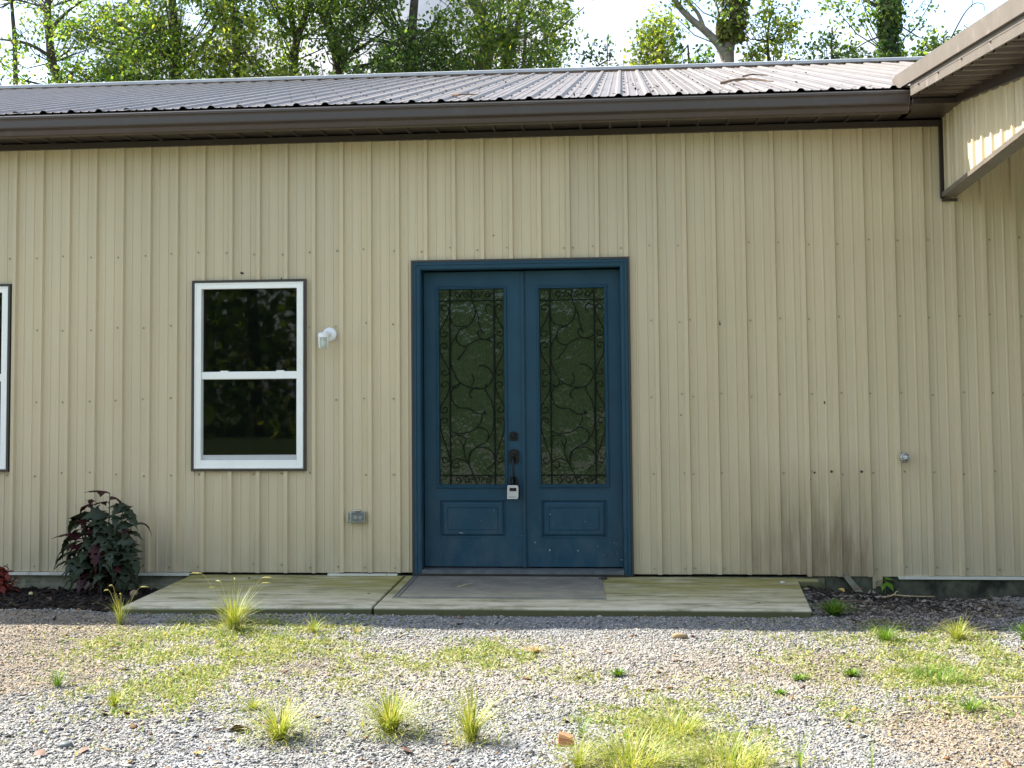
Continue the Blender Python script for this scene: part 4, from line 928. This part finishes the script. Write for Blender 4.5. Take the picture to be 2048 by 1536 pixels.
def chips(name, n, region, mask, size, elong, mat_, label, seed, lift=.4, flat=.5, parent=None):
    """loose pieces: squashed octahedra strewn on the ground"""
    rng = np.random.default_rng(seed); x0, x1, y0, y1 = region
    x = rng.uniform(x0, x1, n*3); y = rng.uniform(y0, y1, n*3); k = rng.random(n*3) < mask(x, y); x = x[k][:n]; y = y[k][:n]; n = len(x)
    s = size*np.exp(np.clip(rng.normal(0, .42, n), -1, .75)); P = np.stack([x, y, gz(x, y)+s*lift*flat], -1)
    O = np.array([(1,0,0),(-1,0,0),(0,1,0),(0,-1,0),(0,0,1),(0,0,-1)], float); O = np.repeat(O[None], n, 0)*(1+rng.uniform(-.38, .38, (n, 6, 1)))+rng.normal(0, .14, (n, 6, 3))
    O *= np.stack([s*elong, s*(.6+.3*rng.random(n)), s*flat*(.6+.6*rng.random(n))], -1)[:, None]
    a = rng.random(n)*6.283; b = rng.normal(0, .30, n); ca, sa = np.cos(a), np.sin(a); cb, sb = np.cos(b), np.sin(b)
    Xl = O[..., 0]*cb[:, None]-O[..., 2]*sb[:, None]; Zl = O[..., 0]*sb[:, None]+O[..., 2]*cb[:, None]
    V = np.stack([Xl*ca[:, None]-O[..., 1]*sa[:, None], Xl*sa[:, None]+O[..., 1]*ca[:, None], Zl], -1)+P[:, None]
    f = np.array([(0,2,4),(2,1,4),(1,3,4),(3,0,4),(2,0,5),(1,2,5),(3,1,5),(0,3,5)]); Fq = (np.arange(n)[:, None, None]*6+f[None]).reshape(-1, 3)
    o = link(name, np_mesh(name, V.reshape(-1, 3), Fq), MATS[mat_], parent); tag(o, label, name.replace('_', ' '), None, 'stuff'); return o
chips('mulch', 9000, (-1.4, 1.62, -1.46, -.03), lambda x, y: mulchmask(x, y)*.9, .013, 2.3, 'mulch_chip', 'black shredded mulch along the wall foot', 5, 1.0, .55)
ing = lambda x, y: ~((x > 1.50) & (x < 6.20) & (y > -1.40)) & (x > 4.6+(y-9.9)*.0-4.9-.05*(y+5)) & (y < -.03)
midm = lambda x, y: sm(-1.9, -2.5, y+.5*(vnoise(x, y, 1.4, 3, 71)-.5))*sm(-3.9, -3.3, y+.6*(vnoise(x, y, 1.1, 3, 72)-.5))
chips('gravel', 140000, (-.4, 8.3, -5.7, -1.36), lambda x, y: ing(x, y)*(1-.80*tanmask(x, y))*(1-.75*mulchmask(x, y))*(1-.45*greenmask(x, y))*(1-.6*darkmask(x, y))*(1-.45*midm(x, y))*(.55+.6*vnoise(x, y, 1.6, 4, 15)), .0050, 1.3, 'gravel_stone', 'grey crushed stone gravel in front of the pavement', 6, .55, .5)
chips('coarse_gravel', 9000, (-.4, 8.3, -5.7, -1.36), lambda x, y: ing(x, y)*(1-.85*tanmask(x, y))*(1-.75*mulchmask(x, y))*(1-.6*greenmask(x, y))*(1-.6*midm(x, y))*sm(.35, .70, vnoise(x, y, 2.2, 4, 16)), .0092, 1.35, 'gravel_stone', 'larger loose stones among the grey gravel', 7, .5, .45)
chips('fine_grit', 42000, (-.4, 8.3, -5.7, -1.40), lambda x, y: ing(x, y)*np.clip(midm(x, y)+.25, 0, 1)*(1-.6*greenmask(x, y)), .0048, 1.2, 'grit_stone', 'pale pinkish fine grit trodden between the weeds', 17, .6, .6)
chips('soil_crumbs', 24000, (-.6, 8.3, -5.7, -.25), lambda x, y: ing(x, y)*tanmask(x, y)*(1-mulchmask(x, y)), .0052, 1.2, 'crumb', 'tan earth crumbs and grit', 8, .6, .6)
chips('leaf_scraps', 900, (.2, 8.1, -5.4, -1.45), lambda x, y: ing(x, y)*(.35+.65*vnoise(x, y, 1.9, 3, 44)), .0095, 2.0, 'scrap', 'brown scraps of dead leaves strewn over the gravel', 29, 1.1, .30)
chips('dark_soil', 26000, (6.1, 8.3, -2.0, -.04), lambda x, y: darkmask(x, y)*(y < -.03), .0062, 1.3, 'dark_crumb', 'grey brown soil crumbs at the wall foot under the porch', 19, .6, .55)
chips('leaf_litter', 3200, (6.2, 8.2, -1.15, -.04), lambda x, y: np.clip(darkmask(x, y)*.16+1.2*np.exp(-(((x-6.70)/.30)**2+((y+.26)/.2)**2)), 0, 1), .013, 2.0, 'litter_bits', 'dark leaf litter and bark heaped at the right end of the pavement', 9, 1.2, .4)

# ================================================================ grass and weeds
def blades(P, az, lean, h, w, rng, seg=3):
    n = len(P); d = np.stack([np.cos(az), np.sin(az), 0*az], -1); s = np.stack([-np.sin(az), np.cos(az), 0*az], -1); rows = []
    for i in range(seg+1):
        t = i/seg; c_ = P+d*(lean*h*t**1.7)[:, None]+np.array((0, 0, 1))*(h*(t-.32*np.clip(lean, 0, 1.4)*t**2))[:, None]
        ww = (w*(1-t)**.7+.0004)[:, None]; rows += [c_-s*ww, c_+s*ww]
    V = np.stack(rows, 1).reshape(-1, 3); k = 2*(seg+1)
    f = np.array([(2*i, 2*i+1, 2*i+3, 2*i+2) for i in range(seg)]); return V, (np.arange(n)[:, None, None]*k+f[None]).reshape(-1, 4)
def tuft(label, x, y, r_, h, n, mat_='grass_blade', lean=.8, w=.0016, heads=0, seed=0, name='grass_tuft', cat='grass tuft', z=None, stretch=(1, 1)):
    rng = np.random.default_rng(400+seed); z = float(gz(x, y)) if z is None else z
    a = rng.random(n)*6.283; q_ = np.sqrt(rng.random(n))*r_*(.11 if r_ < .235 else .5)
    P = np.stack([np.cos(a)*q_*stretch[0], np.sin(a)*q_*stretch[1], 0*a-.004], -1)
    V, Fq = blades(P, a+rng.normal(0, .5, n), lean*(.12+1.75*rng.random(n)), h*(.55+.65*rng.random(n)), w*(.7+.6*rng.random(n)), rng)
    if mat_ == 'grass_blade' and n > 60:
        k = n//3; a2 = rng.random(k)*6.283; q2 = rng.random(k)*r_*.9; P2 = np.stack([np.cos(a2)*q2, np.sin(a2)*q2, 0*a2-.003], -1)
        V2, F2 = blades(P2, rng.random(k)*6.283, 1.2+.9*rng.random(k), h*(.18+.35*rng.random(k)), w*(.7+.6*rng.random(k)), rng)
        Fq = np.concatenate([Fq, F2+len(V)]); V = np.concatenate([V, V2])
    r0 = thing(name, (x, y, z), label, cat, 'grass tufts on the gravel')
    link('blades', np_mesh('blades', V, Fq), MATS[mat_], r0)
    for k in range(heads):
        m = MB(); a_ = rng.random()*6.283; d = Vector((math.cos(a_), math.sin(a_)*.5, 0)); hh = h*(1.05+.35*rng.random()); b = Vector((x, y, z))+d*r_*.3
        st = smooth([b, b+Vector((0, 0, hh*.55))+d*hh*.12, b+Vector((0, 0, hh*.95))+d*hh*.35, b+Vector((0, 0, hh*1.0))+d*hh*.55], 4)
        m.tube(st, [.0011]*len(st), 4, False); hd = st[-4:]+[st[-1]+d*.02-Vector((0, 0, .004))]
        m.tube(hd, [.002, .0045, .005, .004, .001], 6); m.build('seed_head', MATS['seed_head'], r0)
    return r0
tuft('tall yellow green grass tuft with foxtail heads before the left slab', 2.485, -1.98, .21, .27, 240, heads=6, seed=1, lean=.55)
tuft('sparse grass tuft with bare stalks at the left corner of the pavement', 1.66, -1.80, .12, .20, 46, heads=4, seed=2, lean=.6)
tuft('short upright grass tuft right of the foxtail tuft', 3.02, -2.02, .11, .13, 70, seed=3)
tuft('thin tuft of fine grass between the foxtail tuft and the slab joint', 3.30, -2.05, .08, .09, 22, seed=4)
tuft('wide flopped grass tuft beside a brown dead leaf in the foreground', 3.45, -4.35, .22, .20, 260, seed=5, lean=.9)
tuft('round full grass tuft in the foreground, centre of the row', 3.93, -4.24, .21, .225, 340, seed=6, lean=.85)
tuft('upright vase shaped grass tuft in the foreground', 4.31, -4.33, .15, .25, 210, seed=7, lean=.6)
tuft('small sparse grass tuft right behind the brick fragment', 4.79, -4.24, .07, .14, 30, seed=8, mat_='grass_green', lean=.6)
tuft('large sprawling grass tuft at the bottom edge', 5.02, -4.62, .28, .15, 330, seed=9, lean=1.0)
tuft('large sprawling grass tuft right of the bottom edge one', 5.42, -4.62, .28, .14, 300, seed=10, lean=1.0)
tuft('low grass tuft behind the two sprawling ones', 5.20, -4.12, .24, .10, 240, seed=11, lean=1.0)
tuft('yellowish grass tuft at the left rim of the sprawling grass', 4.80, -4.68, .15, .13, 110, seed=12, lean=.9)
tuft('bushy dark green weed at the right front corner of the pavement', 6.37, -1.33, .16, .12, 320, mat_='grass_green', seed=13, lean=.9, w=.004)
tuft('bright green clump alone in the middle of the gravel', 4.95, -3.05, .06, .05, 120, mat_='grass_green', seed=14, lean=1., w=.004)
tuft('bright green clump at the right among pale weeds', 6.19, -3.0, .08, .05, 150, mat_='grass_green', seed=15, lean=1., w=.004)
tuft('darker small clump left of the bright right hand clump', 5.90, -3.12, .06, .04, 80, mat_='grass_green', seed=16, lean=1., w=.004)
tuft('low flat clump in front of the darker small one', 5.76, -3.42, .08, .035, 90, mat_='grass_green', seed=17, lean=1., w=.004)
tuft('grass tuft running towards the dark earth on the right', 6.55, -2.1, .20, .11, 200, mat_='grass_green', seed=18, lean=.8)
tuft('straw tipped grass tuft before the dark earth', 6.98, -2.05, .19, .14, 190, seed=19, lean=.8)
tuft('grass tuft at the right edge under the porch', 7.38, -2.05, .16, .12, 120, mat_='grass_green', seed=20, lean=.7)
tuft('tall thin grass tuft at the right edge of the gravel', 7.30, -2.55, .16, .16, 100, mat_='grass_green', seed=21, lean=.6)
tuft('flat grass tuft in the green patch on the right', 6.62, -3.05, .25, .07, 260, mat_='grass_green', seed=22, lean=1.1)
tuft('flat grass tuft nearer than the green patch', 6.62, -3.7, .15, .08, 120, mat_='grass_green', seed=23, lean=1.1)
tuft('dry orange grass clump in the middle of the gravel', 4.46, -2.50, .10, .05, 120, mat_='straw_bits', seed=24, lean=1.2)
tuft('pair of tall thin weed stems at the bottom right', 5.70, -4.62, .05, .20, 10, mat_='grass_green', seed=25, lean=.35)
tuft('single tall thin weed at the bottom right', 5.98, -4.66, .04, .20, 7, mat_='grass_green', seed=26, lean=.3)
tuft('grass tuft on the tan earth at the left', 2.0, -3.45, .12, .12, 60, mat_='grass_green', seed=27, lean=.8)
tuft('thin upright tuft at the edge of the tan earth', 2.48, -3.85, .08, .12, 50, seed=28, lean=.5)
tuft('short straw rimmed tuft left of the flopped one', 3.18, -3.85, .10, .08, 90, seed=29, lean=1.0)
# low ground cover, leaf by leaf
rng = np.random.default_rng(55)
def cover(name, label, n, size, pw, mat_, lift, up_=.6, mask=greenmask, reg=(0., 8., -5.4, -1.5), thr=0., ar=.5):
    x = rng.uniform(reg[0], reg[1], n*4); y = rng.uniform(reg[2], reg[3], n*4); k = rng.random(n*4) < np.clip(mask(x, y)-thr, 0, 1)**pw; x, y = x[k][:n], y[k][:n]; n = len(x)
    P = np.stack([x, y, gz(x, y)+lift*(.3+rng.random(n))], -1); D = unit(rng.normal(size=(n, 3))*np.array((1, 1, .45))); N = unit(np.cross(D, rng.normal(size=(n, 3))*.45+np.array((0, 0, up_))))
    L_ = size*(.5+.8*rng.random(n)); V, Fq = quads(P, D, N, L_, L_*ar); o = link(name, np_mesh(name, V, Fq), MATS[mat_]); tag(o, label, name.replace('_', ' '), None, 'stuff')
cover('ground_cover', 'pale green creeping weeds spread over the gravel', 60000, .0105, 1.15, 'weed_leaf', .012)
cover('green_cover', 'fresh green low weeds in the thicker patches', 9000, .010, 2.2, 'grass_green', .015)
def shortgrass(n, reg):
    x = rng.uniform(reg[0], reg[1], n*5); y = rng.uniform(reg[2], reg[3], n*5); k = rng.random(n*5) < greenmask(x, y)**2.0*.9; x, y = x[k][:n], y[k][:n]; n = len(x)
    V, Fq = blades(np.stack([x, y, gz(x, y)-.003], -1), rng.random(n)*6.283, .3+.9*rng.random(n), .02+.045*rng.random(n)**1.5, .0014+.0012*rng.random(n), rng, 2)
    tag(link('short_grass', np_mesh('short_grass', V, Fq), MATS['grass_blade']), 'short yellow green grass thinly grown through the gravel', 'grass', None, 'stuff')
shortgrass(16000, (0., 8., -5.4, -1.5))
cover('dry_straw', 'scattered dry straw and stems on the tan earth', 5200, .030, 1.3, 'straw_bits', .010, .9, mask=lambda x, y: np.clip(blobs([(6.6,-4.2,.6,.6,1),(7.3,-3.6,.5,.6,.8),(7.1,-.9,.6,.4,.45),(1.9,-3.6,.4,.5,.35),(4.46,-2.5,.2,.2,.5),(3.3,-4.5,.3,.2,.4)], x, y, .5, 3, 2), 0, 1), reg=(0, 8.2, -5.4, -.3), ar=.07)

# ================================================================ small loose things
T = thing('brick_fragment', (4.735, -4.36, float(gz(4.735, -4.36))), 'broken orange brick corner lying on the gravel before a small tuft', 'brick')
z = float(gz(4.735, -4.36))
m = MB(); q = [(-.040,-.028),(.020,-.034),(.036,.010),(.004,.030),(-.036,.020)]
m.add([(4.735+a, -4.36+b, z-.006) for a, b in q]+[(4.735+a*.9, -4.36+b*.9+.006, z+.044-.25*a) for a, b in q], [(4,3,2,1,0),(5,6,7,8,9)]+[(k, (k+1) % 5, (k+1) % 5+5, k+5) for k in range(5)])
m.build('brick_body', MATS['brick_red'], T, bevel=.003)
def pebble(name, label, cat, x, y, z, r_, mat_, seed):
    rg = random.Random(seed); bm = bmesh.new(); bmesh.ops.create_icosphere(bm, subdivisions=2, radius=1)
    for v in bm.verts:
        f = 1+.14*math.sin(v.co.x*3+seed)+.12*math.cos(v.co.y*4+seed*2)+rg.uniform(-.07, .07); v.co = Vector((v.co.x*r_[0]*f, v.co.y*r_[1]*f, v.co.z*r_[2]*f))
    me_ = bpy.data.meshes.new(name); bm.to_mesh(me_); bm.free(); o = link(name, me_, MATS[mat_], smooth=True); o.location = (x, y, z); tag(o, label, cat)
pebble('tan_stone', 'rounded tan stone in the mulch against the left slab', 'stone', 1.20, -.42, -.105, (.036,.030,.028), 'tan_stone', 1)
pebble('pale_chip', 'pale yellow chip lying on the black mulch', 'wood chip', .37, -.42, -.112, (.020,.013,.014), 'yellow_chip', 2)
pebble('white_stone', 'white pebble on the back right corner of the pavement', 'stone', 6.16, -.28, -.016, (.017,.014,.010), 'pale_trim', 3)
pebble('buff_stone', 'buff stone alone in the gravel right of the middle', 'stone', 5.32, -2.08, -.062, (.045,.030,.022), 'tan_stone', 4)
pebble('dark_stone', 'dark grey stone at the bottom left of the gravel', 'stone', 2.55, -4.55, -.062, (.030,.024,.018), 'threshold_grey', 5)
LEAFD = {k: [leaf_mesh('dead_leaf_blade', OVAL, b, f, k) for b, f in ((.5,.25),(.9,-.3))] for k in ('dead_leaf', 'dead_leaf_dark', 'dead_leaf_yellow')}
rl = random.Random(33)
def fallen(label, x, y, s, kind='dead_leaf', z=None, name='fallen_leaf'):
    me_ = rl.choice(LEAFD[kind]); o = bpy.data.objects.new(name, me_); COL.objects.link(o)
    o.location = (x, y, (float(gz(x, y)) if z is None else z)+.012+s*.05); o.rotation_euler = (rl.uniform(-.4, .4), rl.uniform(-.3, .2), rl.uniform(0, 6.28)); o.scale = (s, s*1.3, s)
    tag(o, label, 'fallen leaf', 'fallen leaves')
fallen('red brown leaf at the front rim of the left green patch', 2.60, -3.99, .075)
fallen('brown leaf on grey gravel before the slab joint', 3.26, -1.97, .10)
fallen('large dark curled leaf left of the flopped grass tuft', 3.28, -4.24, .12, 'dead_leaf_dark')
fallen('small curled leaf behind the large dark one', 3.36, -4.10, .07)
fallen('brown curled leaf in the bottom left gravel', 2.66, -4.58, .075)
fallen('dark wet leaves against the pavement face at the slab joint', 3.92, -1.50, .07, 'dead_leaf_dark')
fallen('small rust leaf at the bottom left corner', 2.47, -4.66, .07)
fallen('brown leaf in the gravel between the round and the vase tuft', 4.08, -4.55, .08)
fallen('dry leaf beside the buff stone', 5.42, -2.10, .06)
fallen('bright yellow leaf in the bottom left gravel', 3.18, -4.62, .050, 'dead_leaf_yellow')
fallen('pale yellow leaf at the bottom edge on the left', 2.93, -4.75, .055, 'dead_leaf_yellow')
fallen('orange brown leaf on the dark earth under the porch', 7.37, -1.20, .06, 'dead_leaf_yellow')
fallen('small ochre leaf nearer than the orange brown one', 7.40, -1.42, .05, 'dead_leaf_yellow')
fallen('copper leaf upright in the litter heap', 6.74, -.28, .10, 'dead_leaf', z=-.07)
fallen('yellow leaf on the litter heap nearest the slab', 6.58, -.20, .07, 'dead_leaf_yellow', z=-.09)
fallen('dark leaf on the back of the left slab', 2.05, -.22, .06, 'dead_leaf_dark', z=-.034)
fallen('tiny brown leaf near the joint on the left slab', 3.12, -.86, .05, 'dead_leaf_dark', z=-.034)
fallen('thin brown leaf on the front of the right slab', 5.88, -1.12, .05, 'dead_leaf', z=-.036)
fallen('dark scrap on the right slab below the stain', 6.08, -.75, .055, 'dead_leaf_dark', z=-.036)
fallen('red leaf right of the vase shaped tuft', 4.72, -4.02, .06)
T = thing('broken_board', (6.74, -.06, -.12), 'short weathered board leaning under the stained wall panel', 'board')
m = MB(); m.add([(6.635,-.02,.004),(6.69,-.02,.004),(6.80,-.10,-.135),(6.74,-.10,-.135),(6.635,.0,.004),(6.69,.0,.004),(6.80,-.075,-.135),(6.74,-.075,-.135)], [(0,3,2,1),(4,5,6,7),(0,1,5,4),(1,2,6,5),(2,3,7,6),(3,0,4,7)])
m.build('board_body', MATS['stump_wood'], T, bevel=.002)
T = thing('bent_flashing', (6.88, -.02, -.12), 'bent tan flashing strip hanging below the wall right of the board', 'flashing')
m = MB(); m.box(6.868, 6.892, -.024, -.020, -.10, -.001); m.box(6.892, 6.945, -.012, -.008, -.085, -.001); m.build('flashing_body', MATS['tan_steel'], T)
T = thing('weed_seedling', (6.95, -.06, -.13), 'broad leaved green seedling sprouting at the wall foot by the base strip', 'weed')
LW = leaf_mesh('leaf', OVAL, 1.1, .2, 'grass_green'); m = MB(); m.tube([(6.95,-.06,-.14),(6.955,-.065,-.07),(6.96,-.07,-.02)], .003, 5); m.build('stem', MATS['grass_green'], T)
for k, (a, p, s, h) in enumerate(((.2,.2,.10,-.02),(2.6,.1,.09,-.03),(-1.0,-.2,.10,-.04),(-2.2,-.1,.09,-.05),(1.0,.5,.07,-.02))): put_leaf('leaf', LW, T, (6.957, -.067, h), a, p, .1, s)
def twig(label, pts, r_, mat_='twig_brown', group='fallen twigs'):
    m = MB(); q_ = smooth(pts); m.tube(q_, [r_*(1-.6*i/(len(q_)-1)) for i in range(len(q_))], 5); o = m.build('twig', MATS[mat_]); tag(o, label, 'twig', group)
G_ = lambda x, y, h=.02: (x, y, float(gz(x, y))+h)
twig('pale crooked twig right of the litter heap', [G_(6.86,-.42),G_(6.95,-.36,.04),G_(6.99,-.28,.06),G_(7.02,-.20,.06)], .006, 'straw')
twig('pale stick lying along the wall foot', [G_(6.98,-.20,.03),G_(7.12,-.17,.03),G_(7.30,-.14,.03)], .006, 'straw')
twig('dark twig across the earth before the litter heap', [G_(6.45,-.72),G_(6.62,-.66,.03),G_(6.80,-.70)], .008)
twig('long straw stem on the tan earth at the right', [G_(6.75,-3.55,.03),G_(7.0,-3.6,.05),G_(7.3,-3.62,.03)], .005, 'straw')
twig('straw stem before the grass on the right', [G_(6.95,-1.72,.03),G_(7.1,-1.62,.05),G_(7.2,-1.58,.05)], .004, 'straw')
twig('little straw on the doormat', [(3.75,-.62,-.008),(3.80,-.52,-.006),(3.84,-.45,-.008)], .003, 'straw')
def roofz(y): return EZ+(y-EY)*SL
def rtwig(label, pts, r_): twig(label, [(x, y, roofz(y)+h) for x, y, h in pts], r_, 'twig_brown', 'twigs on the roof')
rtwig('branching twig on the roof near the porch rake', [(5.86,.80,.03),(6.0,1.0,.05),(6.12,.98,.05),(6.3,.82,.03)], .014)
rtwig('short twig lying behind the branching one', [(6.02,1.25,.03),(6.14,1.12,.05),(6.28,1.2,.03)], .010)
rtwig('twig on the roof above the doors', [(3.62,.20,.02),(3.72,.10,.03),(3.84,.16,.02)], .011)
rtwig('thin twig near the ridge above the right of the doors', [(6.2,2.4,.03),(6.3,2.55,.04),(6.45,2.5,.03)], .012)
rng = np.random.default_rng(91); n = 230
x = rng.uniform(2.6, 7.0, n); y = rng.random(n)**1.6*6-.3; V, Fq = quads(np.stack([x, y, roofz(y)+.012+.006*rng.random(n)], -1), unit(rng.normal(size=(n, 3))*np.array((1, 1, .3))), unit(np.cross(rng.normal(size=(n, 3)), (0, 0, 1.))), .010+.016*rng.random(n), .005+.008*rng.random(n))
tag(link('roof_litter', np_mesh('roof_litter', V, Fq), MATS['litter_bits']), 'small dead leaves strewn over the brown roof', 'litter', None, 'stuff')
